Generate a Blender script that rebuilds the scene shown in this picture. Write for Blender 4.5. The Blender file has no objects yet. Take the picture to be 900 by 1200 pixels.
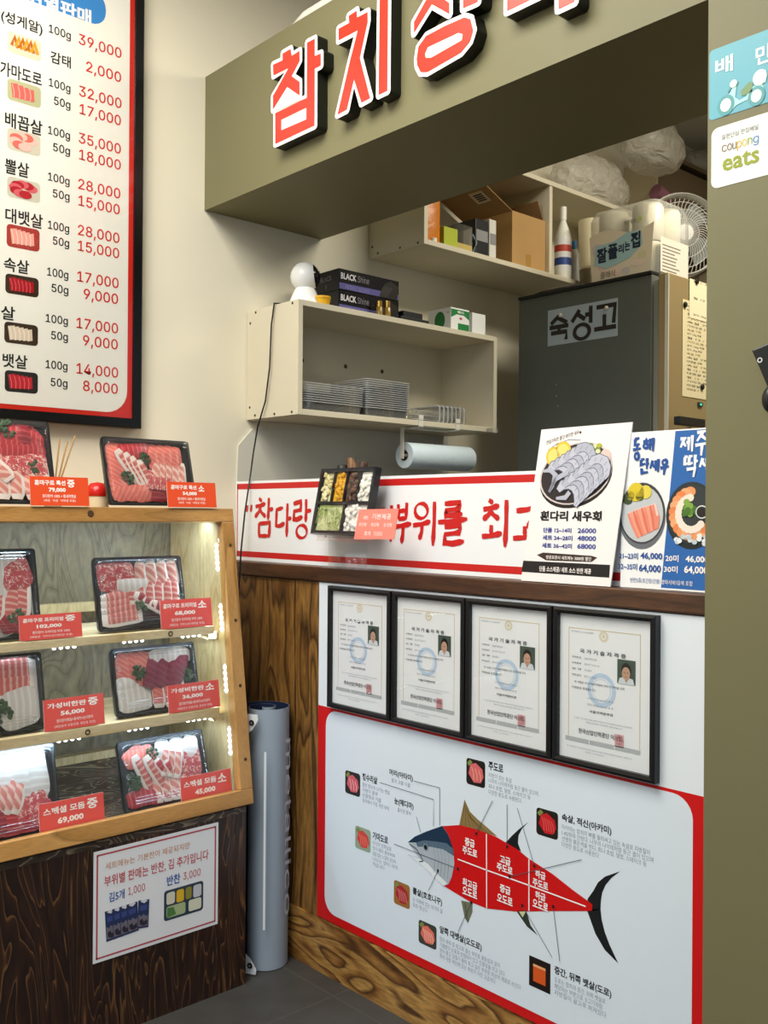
import bpy, bmesh, math, random
from mathutils import Vector, Matrix
random.seed(7)
S = bpy.context.scene
COL = S.collection
PI = math.pi
# ------------------------------------------------------------------ camera
H = 1.3
FPX = 1141.92
YAW, PITCH, ROLL = math.radians(47.60315), math.radians(0.14315), math.radians(0.39801)
CW = Vector((math.cos(YAW)*math.cos(PITCH), math.sin(YAW)*math.cos(PITCH), math.sin(PITCH)))
_r = Vector((math.sin(YAW), -math.cos(YAW), 0)); _u = _r.cross(CW)
CR = _r*math.cos(ROLL)+_u*math.sin(ROLL); CU = -_r*math.sin(ROLL)+_u*math.cos(ROLL)
CAM = Vector((0, 0, H))
cd = bpy.data.cameras.new('camera'); co = bpy.data.objects.new('camera', cd); COL.objects.link(co)
cd.sensor_fit = 'VERTICAL'; cd.sensor_height = 36; cd.lens = FPX*36/1200; cd.clip_start = .02
M3 = Matrix((CR, CU, -CW)).transposed()
co.matrix_world = Matrix.Translation(CAM) @ M3.to_4x4()
S.camera = co
# ------------------------------------------------------------------ light, exposure
S.view_settings.view_transform = 'Standard'; S.view_settings.look = 'None'
S.view_settings.exposure = 0.0; S.view_settings.gamma = 1; S.view_settings.use_curve_mapping = False
w = bpy.data.worlds.new('world'); S.world = w; w.use_nodes = True
w.node_tree.nodes['Background'].inputs[0].default_value = (.80, .91, 1, 1)
w.node_tree.nodes['Background'].inputs[1].default_value = .62
def area(name, loc, target, sx, sy, power, col=(1, 1, 1), spread=180):
    l = bpy.data.lights.new(name, 'AREA'); l.shape = 'RECTANGLE'; l.size = sx; l.size_y = sy; l.energy = power; l.color = col
    l.spread = math.radians(spread)
    o = bpy.data.objects.new(name, l); COL.objects.link(o); o.location = loc
    o.rotation_euler = (Vector(target)-Vector(loc)).to_track_quat('-Z', 'Y').to_euler()
    return o
area('ceiling_lamp_customer', (.3, 1.6, 3.12), (.3, 1.6, 0), 1.4, 1.3, 84, (1, .96, .87))
area('ceiling_lamp_front', (-1.4, .3, 3.12), (-1.4, .3, 0), 1.6, 1.6, 58, (1, .97, .92))
area('ceiling_lamp_kitchen', (3.0, .9, 3.12), (3.0, .9, 0), 1.3, .6, 58, (1, .93, .78))
# ------------------------------------------------------------------ materials
def lin(h):
    if isinstance(h, str):
        h = h.lstrip('#'); h = [int(h[i:i+2], 16) for i in (0, 2, 4)]
    c = [x/255 for x in h]
    return tuple((x/12.92 if x <= .04045 else ((x+.055)/1.055)**2.4) for x in c)+(1,)
MATS = {}
def mat(name, col, rough=.6, metal=0, spec=.4, emit=0, emitcol=None, coat=0, bump=0, bumpscale=60, vary=0, trans=0, alpha=1, sss=0):
    if name in MATS: return MATS[name]
    m = bpy.data.materials.new(name); m.use_nodes = True; nt = m.node_tree; b = nt.nodes['Principled BSDF']
    b.inputs['Base Color'].default_value = lin(col); b.inputs['Roughness'].default_value = rough
    b.inputs['Metallic'].default_value = metal; b.inputs['Specular IOR Level'].default_value = spec
    b.inputs['Coat Weight'].default_value = coat; b.inputs['Coat Roughness'].default_value = .08
    b.inputs['Transmission Weight'].default_value = trans; b.inputs['Alpha'].default_value = alpha
    if emit:
        b.inputs['Emission Color'].default_value = lin(emitcol or col); b.inputs['Emission Strength'].default_value = emit
    if bump or vary:
        tc = nt.nodes.new('ShaderNodeTexCoord'); n = nt.nodes.new('ShaderNodeTexNoise'); n.inputs['Scale'].default_value = bumpscale; n.inputs['Detail'].default_value = 4
        nt.links.new(tc.outputs['Object'], n.inputs['Vector'])
        if bump:
            bp = nt.nodes.new('ShaderNodeBump'); bp.inputs['Strength'].default_value = bump; bp.inputs['Distance'].default_value = .004
            nt.links.new(n.outputs[0], bp.inputs['Height']); nt.links.new(bp.outputs[0], b.inputs['Normal'])
        if vary:
            n2 = nt.nodes.new('ShaderNodeTexNoise'); n2.inputs['Scale'].default_value = bumpscale*.35; n2.inputs['Detail'].default_value = 3
            nt.links.new(tc.outputs['Object'], n2.inputs['Vector'])
            r = nt.nodes.new('ShaderNodeValToRGB'); c = lin(col)
            r.color_ramp.elements[0].position = .3; r.color_ramp.elements[1].position = .7
            r.color_ramp.elements[0].color = tuple(x*(1-vary) for x in c[:3])+(1,); r.color_ramp.elements[1].color = tuple(min(1, x*(1+vary)) for x in c[:3])+(1,)
            nt.links.new(n2.outputs[0], r.inputs[0]); nt.links.new(r.outputs[0], b.inputs['Base Color'])
    MATS[name] = m; return m
def ink(h, rough=.45):
    return mat('print ink '+h+('' if rough == .45 else ' %g' % rough), h, rough)
def wood(name, ramp, scale=(1, 1, 1), rings=9, rough=.5, coat=0, fine=.35, dist=1.2, nscale=2.0, bump=.15):
    """flat sawn grain: contour lines of a stretched noise field, plus fine streaks; scale is small along the grain"""
    m = bpy.data.materials.new(name); m.use_nodes = True; nt = m.node_tree; N = nt.nodes.new; L = nt.links.new; b = nt.nodes['Principled BSDF']
    tc = N('ShaderNodeTexCoord'); mp = N('ShaderNodeMapping'); mp.inputs['Scale'].default_value = scale
    L(tc.outputs['Object'], mp.inputs[0])
    n = N('ShaderNodeTexNoise'); n.inputs['Scale'].default_value = nscale; n.inputs['Detail'].default_value = 1.6; n.inputs['Roughness'].default_value = .45; n.inputs['Distortion'].default_value = dist
    L(mp.outputs[0], n.inputs['Vector'])
    mu = N('ShaderNodeMath'); mu.operation = 'MULTIPLY'; mu.inputs[1].default_value = rings; L(n.outputs[0], mu.inputs[0])
    fr = N('ShaderNodeMath'); fr.operation = 'FRACT'; L(mu.outputs[0], fr.inputs[0])
    rp = N('ShaderNodeValToRGB'); els = rp.color_ramp.elements
    while len(els) < len(ramp): els.new(.5)
    for e, (p, c) in zip(els, ramp): e.position = p; e.color = lin(c)
    L(fr.outputs[0], rp.inputs[0])
    mp2 = N('ShaderNodeMapping'); mp2.inputs['Scale'].default_value = tuple(s*26 for s in scale); L(tc.outputs['Object'], mp2.inputs[0])
    n2 = N('ShaderNodeTexNoise'); n2.inputs['Scale'].default_value = 2; n2.inputs['Detail'].default_value = 3; L(mp2.outputs[0], n2.inputs['Vector'])
    mr = N('ShaderNodeMapRange'); mr.inputs[1].default_value = .3; mr.inputs[2].default_value = .7; mr.inputs[3].default_value = 1-fine; mr.inputs[4].default_value = 1+fine*.4; L(n2.outputs[0], mr.inputs[0])
    mx = N('ShaderNodeVectorMath'); mx.operation = 'SCALE'; L(rp.outputs[0], mx.inputs[0]); L(mr.outputs[0], mx.inputs['Scale'])
    L(mx.outputs[0], b.inputs['Base Color']); b.inputs['Roughness'].default_value = rough; b.inputs['Coat Weight'].default_value = coat; b.inputs['Coat Roughness'].default_value = .2
    if bump:
        bp = N('ShaderNodeBump'); bp.inputs['Strength'].default_value = bump; bp.inputs['Distance'].default_value = .003; L(fr.outputs[0], bp.inputs['Height']); L(bp.outputs[0], b.inputs['Normal'])
    MATS[name] = m; return m
def clear(name, tint=(1, 1, 1), refl=.06, rough=.03, edge=.55, haze=0):
    """thin clear plastic or glass: transparent with a fresnel gloss and, if hazy, a little white scatter"""
    m = bpy.data.materials.new(name); m.use_nodes = True; nt = m.node_tree; N = nt.nodes.new; L = nt.links.new
    nt.nodes.remove(nt.nodes['Principled BSDF']); out = nt.nodes['Material Output']
    t = N('ShaderNodeBsdfTransparent'); t.inputs[0].default_value = tint+(1,)
    g = N('ShaderNodeBsdfGlossy'); g.inputs['Roughness'].default_value = rough
    f = N('ShaderNodeFresnel'); f.inputs[0].default_value = 1.45
    ma = N('ShaderNodeMath'); ma.operation = 'MULTIPLY_ADD'; ma.inputs[1].default_value = edge; ma.inputs[2].default_value = refl*.5; L(f.outputs[0], ma.inputs[0])
    mx = N('ShaderNodeMixShader'); L(ma.outputs[0], mx.inputs[0]); L(t.outputs[0], mx.inputs[1]); L(g.outputs[0], mx.inputs[2])
    last = mx
    if haze:
        d = N('ShaderNodeBsdfDiffuse'); d.inputs[0].default_value = (.9, .92, .93, 1)
        m2 = N('ShaderNodeMixShader'); m2.inputs[0].default_value = haze; L(mx.outputs[0], m2.inputs[1]); L(d.outputs[0], m2.inputs[2]); last = m2
    L(last.outputs[0], out.inputs[0]); MATS[name] = m; return m
def flesh(name, base, stripe, scale=60, thr=.5, soft=.12, rough=.3, dist=2.0, net=False, rot=0):
    """raw fish: flesh colour crossed by fat lines"""
    m = bpy.data.materials.new(name); m.use_nodes = True; nt = m.node_tree; N = nt.nodes.new; L = nt.links.new; b = nt.nodes['Principled BSDF']
    tc = N('ShaderNodeTexCoord')
    if net:
        wv = N('ShaderNodeTexNoise'); wv.inputs['Scale'].default_value = scale; wv.inputs['Detail'].default_value = 4; wv.inputs['Distortion'].default_value = 1.5
    else:
        wv = N('ShaderNodeTexWave'); wv.inputs['Scale'].default_value = scale; wv.inputs['Distortion'].default_value = dist; wv.inputs['Detail Scale'].default_value = .6
    mp = N('ShaderNodeMapping'); mp.inputs['Rotation'].default_value = (0, 0, rot); L(tc.outputs['Object'], mp.inputs[0]); L(mp.outputs[0], wv.inputs['Vector'])
    rp = N('ShaderNodeValToRGB'); rp.color_ramp.elements[0].position = thr; rp.color_ramp.elements[1].position = min(1, thr+soft)
    rp.color_ramp.elements[0].color = lin(base); rp.color_ramp.elements[1].color = lin(stripe)
    L(wv.outputs[0], rp.inputs[0]); L(rp.outputs[0], b.inputs['Base Color']); b.inputs['Roughness'].default_value = rough
    MATS[name] = m; return m
# ------------------------------------------------------------------ photo pixel -> world
def ray(px, py): return CW+CR*((px-450)/FPX)+CU*((600-py)/FPX)
def on(axis, val, px, py):
    d = ray(px, py); t = (val-CAM[axis])/d[axis]; return CAM+d*t
def onp(o, n, px, py):
    d = ray(px, py); t = (Vector(o)-CAM).dot(n)/d.dot(n); return CAM+d*t
# ------------------------------------------------------------------ objects
ORG = {}
def tag(o, label=None, cat=None, group=None, kind=None):
    if label: o['label'] = label
    if cat: o['category'] = cat
    if group: o['group'] = group
    if kind: o['kind'] = kind
    return o
def thing(name, loc, label, cat, group=None):
    o = bpy.data.objects.new(name, None); COL.objects.link(o); o.location = loc; o.empty_display_size = .05
    ORG[o.name] = Vector(loc); return tag(o, label, cat, group)
def copy_tree(o, parent=None):
    c = o.copy(); COL.objects.link(c)
    if parent: c.parent = parent
    ORG[c.name] = ORG.get(o.name, Vector())
    for ch in list(o.children): copy_tree(ch, c)
    return c
class MB:
    """collects shapes in world (or local) coordinates, then links them as one mesh"""
    def __init__(s): s.bm = bmesh.new(); s.mats = []; s.cur = 0
    def use(s, m):
        if m not in s.mats: s.mats.append(m)
        s.cur = s.mats.index(m); return s
    def face(s, pts, m=None):
        if m: s.use(m)
        try: f = s.bm.faces.new([s.bm.verts.new(p) for p in pts])
        except ValueError: return None
        f.material_index = s.cur; return f
    def obox(s, c, ax, ay, az, m=None, bev=0, seg=2):
        """box from centre and three half-axis vectors"""
        if m: s.use(m)
        c = Vector(c); V = [s.bm.verts.new(c+ax*i+ay*j+az*k) for i in (-1, 1) for j in (-1, 1) for k in (-1, 1)]
        F = [s.bm.faces.new([V[i] for i in q]) for q in ((0, 1, 3, 2), (4, 6, 7, 5), (0, 4, 5, 1), (2, 3, 7, 6), (0, 2, 6, 4), (1, 5, 7, 3))]
        for f in F: f.material_index = s.cur
        if bev:
            ed = list({e for f in F for e in f.edges})
            r = bmesh.ops.bevel(s.bm, geom=ed, offset=bev, segments=seg, affect='EDGES', profile=.5)
            for f in r['faces']: f.material_index = s.cur
        return s
    def box(s, x0, x1, y0, y1, z0, z1, m=None, bev=0, seg=2):
        return s.obox(((x0+x1)/2, (y0+y1)/2, (z0+z1)/2), Vector(((x1-x0)/2, 0, 0)), Vector((0, (y1-y0)/2, 0)), Vector((0, 0, (z1-z0)/2)), m, bev, seg)
    def prism(s, pts, ext, m=None, cap=None):
        """closed prism: polygon pts pushed along ext; cap is the material of the pts end"""
        if m: s.use(m)
        ext = Vector(ext); A = [s.bm.verts.new(p) for p in pts]; B = [s.bm.verts.new(Vector(p)+ext) for p in pts]; n = len(A)
        fs = [s.bm.faces.new(list(reversed(B)))]
        for i in range(n): fs.append(s.bm.faces.new((A[i], A[(i+1) % n], B[(i+1) % n], B[i])))
        for f in fs: f.material_index = s.cur
        if cap: s.use(cap)
        f = s.bm.faces.new(A); f.material_index = s.cur; return s
    def tube(s, pts, r, m=None, n=8, caps=True):
        if m: s.use(m)
        pts = [Vector(p) for p in pts]; rs = r if isinstance(r, (list, tuple)) else [r]*len(pts); rings = []
        up = None
        for i, p in enumerate(pts):
            d = (pts[min(i+1, len(pts)-1)]-pts[max(i-1, 0)]).normalized()
            if up is None: up = d.orthogonal().normalized()
            up = (up-d*up.dot(d)).normalized(); sd = d.cross(up)
            rings.append([s.bm.verts.new(p+(up*math.cos(a)+sd*math.sin(a))*rs[i]) for a in (2*PI*k/n for k in range(n))])
        for a, b in zip(rings, rings[1:]):
            for k in range(n):
                f = s.bm.faces.new((a[k], a[(k+1) % n], b[(k+1) % n], b[k])); f.material_index = s.cur
        if caps:
            for q in (rings[0][::-1], rings[-1]):
                f = s.bm.faces.new(q); f.material_index = s.cur
        return s
    def lathe(s, prof, base, axis=(0, 0, 1), m=None, n=24, close=False):
        if m: s.use(m)
        base = Vector(base); ax = Vector(axis).normalized(); u = ax.orthogonal().normalized(); v = ax.cross(u); rings = []
        for r, h in prof:
            if r < 1e-6: rings.append([s.bm.verts.new(base+ax*h)])
            else: rings.append([s.bm.verts.new(base+ax*h+(u*math.cos(a)+v*math.sin(a))*r) for a in (2*PI*k/n for k in range(n))])
        pr = list(zip(rings, rings[1:]))
        if close: pr.append((rings[-1], rings[0]))
        for a, b in pr:
            for k in range(n):
                q = [a[k % len(a)], a[(k+1) % len(a)], b[(k+1) % len(b)], b[k % len(b)]]; z = []
                for x in q:
                    if x not in z: z.append(x)
                if len(z) > 2:
                    f = s.bm.faces.new(z); f.material_index = s.cur
        return s
    def ball(s, c, r, sc=(1, 1, 1), m=None, sub=2, jit=0):
        if m: s.use(m)
        rr = bmesh.ops.create_icosphere(s.bm, subdivisions=sub, radius=r)
        for v in rr['verts']:
            k = 1+random.uniform(-jit, jit)
            v.co = Vector((v.co.x*sc[0]*k, v.co.y*sc[1]*k, v.co.z*sc[2]*k))+Vector(c)
        for f in {f for v in rr['verts'] for f in v.link_faces}: f.material_index = s.cur
        return s
    def loops(s, loops, m=None, cap0=False, cap1=False):
        if m: s.use(m)
        R = [[s.bm.verts.new(p) for p in l] for l in loops]; n = len(R[0])
        for a, b in zip(R, R[1:]):
            for k in range(n):
                f = s.bm.faces.new((a[k], a[(k+1) % n], b[(k+1) % n], b[k])); f.material_index = s.cur
        for c, q in ((cap0, R[0][::-1]), (cap1, R[-1])):
            if c: s.bm.faces.new(q).material_index = s.cur
        return s
    def build(s, name, parent=None, org=None, smooth=None, recalc=True, local=False):
        if recalc: bmesh.ops.recalc_face_normals(s.bm, faces=s.bm.faces)
        o_ = Vector() if local else (ORG[parent.name] if parent else Vector(org if org is not None else (0, 0, 0)))
        if o_.length: bmesh.ops.translate(s.bm, verts=s.bm.verts, vec=-o_)
        me = bpy.data.meshes.new(name); s.bm.to_mesh(me); s.bm.free()
        for m in s.mats: me.materials.append(m)
        if smooth:
            for p in me.polygons: p.use_smooth = True
            me.set_sharp_from_angle(angle=math.radians(smooth))
        o = bpy.data.objects.new(name, me); COL.objects.link(o)
        if parent: o.parent = parent
        elif not local: o.location = o_
        ORG[o.name] = o_; return o
TXT = {}
FC = bpy.data.curves.new('lettering', 'FONT'); FC.size = 1; FC.resolution_u = 2; FO = bpy.data.objects.new('lettering', FC)
def stock_font(f):                                    # fonts that come with Blender
    try: return bpy.data.fonts.load(bpy.utils.system_resource('DATAFILES', path='fonts')+'/'+f)
    except Exception: return None
LATIN = stock_font('Inter.woff2')
FC2 = FC.copy(); FO2 = bpy.data.objects.new('numerals', FC2)
if LATIN: FC2.font = LATIN
def glyphs(s, bold):
    k = (s, bold)
    if k not in TXT:
        plain = s.isascii() and bold <= .012 and LATIN; c, o = (FC2, FO2) if plain else (FC, FO)
        c.body = s; c.offset = 0 if plain else bold; me = bpy.data.meshes.new_from_object(o)
        V = [(v.co.x, v.co.y) for v in me.vertices]; F = [tuple(p.vertices) for p in me.polygons]
        x0 = min(v[0] for v in V); x1 = max(v[0] for v in V); y0 = min(v[1] for v in V); y1 = max(v[1] for v in V)
        TXT[k] = ([((x-x0)/(x1-x0), (y-y0)/(y1-y0)) for x, y in V], F)
        bpy.data.meshes.remove(me)
    return TXT[k]
def rr(x0, y0, x1, y1, r, n=6):
    P = []
    for cx, cy, a0 in ((x1-r, y1-r, 0), (x0+r, y1-r, 90), (x0+r, y0+r, 180), (x1-r, y0+r, 270)):
        for i in range(n+1):
            a = math.radians(a0+90*i/n); P.append((cx+r*math.cos(a), cy+r*math.sin(a)))
    return P
LAY = .00035
class Sheet(MB):
    """print laid on a plane: o origin, r right, u up (metres); the normal looks at the reader"""
    def __init__(s, o, r, u):
        super().__init__(); s.o = Vector(o); s.r = Vector(r).normalized(); s.u = Vector(u).normalized(); s.n = s.r.cross(s.u)
    def P(s, a, b, k=0): return s.o+s.r*a+s.u*b+s.n*(k*LAY)
    def uv(s, px, py):
        p = onp(s.o, s.n, px, py)-s.o; return p.dot(s.r), p.dot(s.u)
    def poly(s, pts, m, k=1): s.face([s.P(a, b, k) for a, b in pts], m); return s
    def ppx(s, pts, m, k=1): return s.poly([s.uv(*p) for p in pts], m, k)
    def rect(s, x0, y0, x1, y1, m, k=1): return s.poly([(x0, y0), (x1, y0), (x1, y1), (x0, y1)], m, k)
    def ell(s, cx, cy, rx, ry, m, k=1, n=24): return s.poly([(cx+rx*math.cos(2*PI*i/n), cy+ry*math.sin(2*PI*i/n)) for i in range(n)], m, k)
    def ring(s, cx, cy, r0, r1, m, k=1, n=24, asp=1):
        for i in range(n):
            a, b = 2*PI*i/n, 2*PI*(i+1)/n
            s.poly([(cx+r0*math.cos(a), cy+r0*asp*math.sin(a)), (cx+r1*math.cos(a), cy+r1*asp*math.sin(a)), (cx+r1*math.cos(b), cy+r1*asp*math.sin(b)), (cx+r0*math.cos(b), cy+r0*asp*math.sin(b))], m, k)
    def line(s, pts, wd, m, k=1, px=False, prof=None):
        if px: pts = [s.uv(*p) for p in pts]
        n = len(pts); L, R = [], []
        for i, p in enumerate(pts):
            a = Vector(pts[max(i-1, 0)]); b = Vector(pts[min(i+1, n-1)]); d = (b-a).normalized(); q = Vector((-d.y, d.x))
            c = 1
            if 0 < i < n-1:
                d1 = (Vector(p)-a).normalized(); c = 1/max(.6, d1.dot(d))
            ww = wd*.5*c*(prof[i] if prof else 1); p = Vector(p)
            L.append(p+q*ww); R.append(p-q*ww)
        s.use(m); A = [s.bm.verts.new(s.P(p.x, p.y, k)) for p in L]; B = [s.bm.verts.new(s.P(p.x, p.y, k)) for p in R]
        for i in range(n-1):
            f = s.bm.faces.new((A[i], B[i], B[i+1], A[i+1])); f.material_index = s.cur
    def text(s, t, x0, y0, x1, h, m, k=2, bold=0, shear=0):
        V, F = glyphs(t, bold); s.use(m)
        vs = [s.bm.verts.new(s.P(x0+a*(x1-x0), y0+b*h+shear*a*(x1-x0), k)) for a, b in V]
        for f in F:
            try: s.bm.faces.new([vs[i] for i in f]).material_index = s.cur
            except ValueError: pass
    def heavy(s, t, xl, yl, xr, hp, m, k=2):
        """numerals set a little bolder: three nearly coincident settings"""
        for i, (dx, dy) in enumerate(((0, 0), (.45, 0), (.2, -.3))): s.tp(t, xl+dx, yl+dy, xr-.5+dx, hp-.3, m, k+.3*i, 0)
    def tp(s, t, xl, yl, xr, hp, m, k=2, bold=.012):
        """text whose lower left corner is the photo pixel (xl, yl), reaching right to pixel column xr, hp pixels high"""
        x0, y0 = s.uv(xl, yl); x1 = s.uv(xr, yl)[0]; h = s.uv(xl, yl-hp)[1]-y0
        s.text(t, x0, y0, x1, h, m, k, bold)
    def body(s, pts, th, m, side=None):
        """the sheet itself, th thick behind the print"""
        s.prism([s.P(a, b) for a, b in pts], -s.n*th, side or m, m)
    def build(s, name, parent=None, org=None, **kw): return super().build(name, parent, org, recalc=False, **kw)
RX, UZ = Vector((1, 0, 0)), Vector((0, 0, 1)); RY = Vector((0, -1, 0))   # reader's right on the left wall / on the counter front
# common materials
cream = mat('cream wall paint', 'e9e2cc', .75, vary=.03, bumpscale=6, bump=.05)
olive = mat('olive grey painted panel', '736f4f', .55, vary=.03, bumpscale=5)
white = mat('white board', 'eef1f4', .4); black = mat('black frame', '111214', .35)
red = ink('d2201f'); melamine = mat('beige melamine shelf', 'cfc7b0', .5, vary=.02, bumpscale=8)
steel = mat('screw steel', '55524a', .35, metal=1)
#<<STRUCTURE
# ------------------------------------------------------------------ the room
W = 2.65; XF = 1.645; ZF0, ZF1 = 2.253, 2.674; YP = .925
def struct(name, m, *boxes):
    b = MB()
    for q in boxes: b.box(*q, m=m)
    return tag(b.build(name), kind='structure')
def tile_mat():
    m = bpy.data.materials.new('dark floor tile'); m.use_nodes = True; nt = m.node_tree; N = nt.nodes.new; L = nt.links.new; b = nt.nodes['Principled BSDF']
    tc = N('ShaderNodeTexCoord'); br = N('ShaderNodeTexBrick'); br.offset = 0; br.inputs['Scale'].default_value = 1; br.inputs['Brick Width'].default_value = .6; br.inputs['Row Height'].default_value = .3
    br.inputs['Mortar Size'].default_value = .002; br.inputs['Color1'].default_value = lin('3f3e3c'); br.inputs['Color2'].default_value = lin('3a3937'); br.inputs['Mortar'].default_value = lin('4d4b48')
    mp = N('ShaderNodeMapping'); mp.inputs['Location'].default_value = (.12, .07, 0); L(tc.outputs['Object'], mp.inputs[0]); L(mp.outputs[0], br.inputs['Vector'])
    n = N('ShaderNodeTexNoise'); n.inputs['Scale'].default_value = 14; n.inputs['Detail'].default_value = 5; L(tc.outputs['Object'], n.inputs['Vector'])
    mr = N('ShaderNodeMapRange'); mr.inputs[3].default_value = .75; mr.inputs[4].default_value = 1.25; L(n.outputs[0], mr.inputs[0])
    v = N('ShaderNodeVectorMath'); v.operation = 'SCALE'; L(br.outputs[0], v.inputs[0]); L(mr.outputs[0], v.inputs['Scale']); L(v.outputs[0], b.inputs['Base Color'])
    b.inputs['Roughness'].default_value = .5; return m
struct('floor', tile_mat(), (-9, 5, -9, W+.1, -.05, 0))
struct('wall_left', cream, (-9, 5, W, W+.1, 0, 3.2))
struct('wall_back', mat('kitchen end wall', 'a89a80', .7), (4.6, 4.7, -2.6, W, 0, 3.2))
struct('ceiling', mat('ceiling white', 'dedcd4', .8), (-2.6, 5, -2.6, W+.1, 3.2, 3.25))
struct('wall_right', olive, (XF, 2.115, -9, YP, 0, 3.2))
struct('wall_header', olive, (XF, 2.115, YP, W, ZF0, ZF1))
# ------------------------------------------------------------------ counter
w_counter = wood('amber counter timber', ((0, '3c2510'), (.1, '5e3d1a'), (.35, '80592a'), (.8, '946b33'), (1, '4a2e13')), (2.2, 2.6, .45), 8, .45, .3, .45, 1.0, 3.2)
w_base = wood('amber counter plinth timber', ((0, '4a2c12'), (.12, '7a4f22'), (.4, 'a3753a'), (.85, 'b58a4a'), (1, '5e3b1a')), (2.2, .55, 3.2), 8, .45, .3, .4, 1.2, 3.0)
w_edge = wood('dark counter edge timber', ((0, '3a2214'), (.4, '5a3822'), (1, '4a2d1a')), (3, .5, 6), 5, .4, .3, .4, .5, 2)
ct = thing('service_counter', (1.75, 1.8, 0), 'timber service counter with a dark edge below the red and white banner', 'counter')
b = MB(); b.box(1.7455, 1.775, YP, W, .15, 1.105, w_counter); b.build('front_panel', ct)
b = MB(); b.box(1.739, 1.775, YP, W, 0, .15, w_base); b.build('plinth_board', ct)
b = MB(); b.box(1.735, 2.12, YP, W, 1.108, 1.15, w_edge, .004); b.build('worktop', ct)
b = MB(); b.box(1.775, 2.1, YP, W, 0, .9, mat('dark carcass', '3a332c', .7)); b.build('carcass', ct)
# ------------------------------------------------------------------ tuna chart panel on the counter front
XP = 1.742
navy = ink('17202b'); grey = ink('8f9aa6'); blk = ink('16181b'); paper = ink('f2f4f6'); txt = ink('2a3038')
board = ink('dbe6f0', .25); redp = ink('cc1416', .3)
s = Sheet((XP, 2.18, .155), RY, UZ)
s.body([(0, 0), (1.25, 0), (1.25, .95), (0, .95)], .003, ink('e3ebf2', .3))
s.rect(0, 0, 1.25, .6, redp, 1)
a0, b0 = s.uv(382, 860); a1, b1 = s.uv(812, 1000); bt = s.uv(600, 883.5)[1]; bb = s.uv(590, 1169)[1]
s.poly(rr(a0, bb, a1, bt, .045), board, 2)
def food(s, pts, base, mid, strip, n=4, ang=.5):
    """a small printed food photo: ground, a piece of fish and its fat lines; pts = pixel tl, bl, x right"""
    (xl, yt), (_, yb), xr = pts
    x0, y1 = s.uv(xl, yt); _, y0 = s.uv(xl, yb); x1 = s.uv(xr, yt)[0]; W_, H_ = x1-x0, y1-y0
    s.poly(rr(x0, y0, x1, y1, min(W_, H_)*.12, 3), base, 3)
    P = lambda a, b: (x0+W_*a, y0+H_*b)
    s.poly([P(*q) for q in ((.12, .42), (.22, .78), (.5, .88), (.85, .7), (.92, .4), (.78, .16), (.4, .12))], mid, 4)
    for i in range(n):
        t = (i+.5)/n
        s.line([P(.2+.55*t, .72-.1*t), P(.3+.55*t, .5-.08*t), P(.32+.56*t, .22)], W_*.035, strip, 5)
    s.poly([P(*q) for q in ((.04, .8), (.2, .96), (.34, .88), (.16, .7))], ink('7d8a4a'), 5)
food(s, ((405, 902), (405, 928.7), 422.5), ink('2a2a2c'), ink('cf5f6a'), ink('eec3c0'), 3)
food(s, ((416.7, 966.8), (416.7, 993), 434.8), ink('8fa58c'), ink('d0463f'), ink('e88a7c'), 4)
food(s, ((462, 1030.5), (462, 1058), 480.7), ink('9a6a34'), ink('a8242c'), ink('dd8a86'), 5)
food(s, ((491, 1077), (491, 1104), 512), ink('3c3f38'), ink('e2705f'), ink('f6c2b2'), 5)
food(s, ((547, 887.5), (547, 918), 569), ink('1b1612'), ink('d4656a'), ink('e9b48a'), 3)
food(s, ((629, 945.5), (629, 977), 654.4), ink('1d1a12'), ink('c31a24'), ink('e05a54'), 5)
x0, y1 = s.uv(620.5, 1119); _, y0 = s.uv(620.5, 1154); x1 = s.uv(645.5, 1119)[0]; s.rect(x0, y0, x1, y1, ink('1a0f0c'), 3)
s.rect(x0+(x1-x0)*.2, y0+(y1-y0)*.2, x0+(x1-x0)*.78, y0+(y1-y0)*.78, ink('d4571f'), 4); s.rect(x0+(x1-x0)*.2, y0+(y1-y0)*.7, x0+(x1-x0)*.78, y0+(y1-y0)*.78, ink('e9a874'), 5)
# fins behind, then the body
fin = ink('8a7446'); fdk = ink('12181a')
s.ppx([(544.7, 936.7), (538.5, 967), (556, 972), (583, 980), (573, 971), (560, 960), (551, 951)], fin, 3)
for i in range(7): s.line([(545+i*1.0, 940+i*3), (541+i*5.2, 967+i*1.6)], .0012, ink('5e4d2c'), 4, px=True)
s.ppx([(619.7, 963), (608, 972), (600, 979.5), (592.5, 987.5), (611, 998), (607.3, 988), (608, 979), (612, 971)], fdk, 3)
s.ppx([(727, 1021), (709.4, 1027), (701, 1034), (695.6, 1043.9), (689, 1053), (688, 1068), (704, 1066), (704.5, 1056), (706, 1046), (710, 1037), (717, 1028.5)], fdk, 3)
s.ppx([(688, 1066), (698, 1094), (709, 1113), (725, 1129), (715, 1107.8), (709, 1092), (705.5, 1078), (704, 1065)], fdk, 3)
s.ppx([(540.7, 1055), (544.7, 1075), (548.7, 1082), (554, 1068.7), (554, 1058)], ink('6f725c'), 3); s.line([(545, 1058), (548.7, 1080)], .002, ink('3d4238'), 4, px=True)
s.ppx([(604.4, 1066), (617.8, 1085.6), (630.3, 1096), (622, 1084), (617, 1067)], ink('30382e'), 3); s.ppx([(608, 1067), (613, 1075), (617, 1067)], ink('c9cba0'), 4)
s.ppx([(519, 968), (539, 966.6), (560, 972), (581, 980), (607, 995.3), (620, 1006), (648, 1024), (672, 1043), (690, 1056), (694.7, 1060), (694, 1067), (686, 1067.5), (648, 1067.5), (604, 1068), (571, 1064.5), (551, 1056.5), (522, 1039), (516, 1034), (530, 1016), (530, 1000)], redp, 4)
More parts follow.
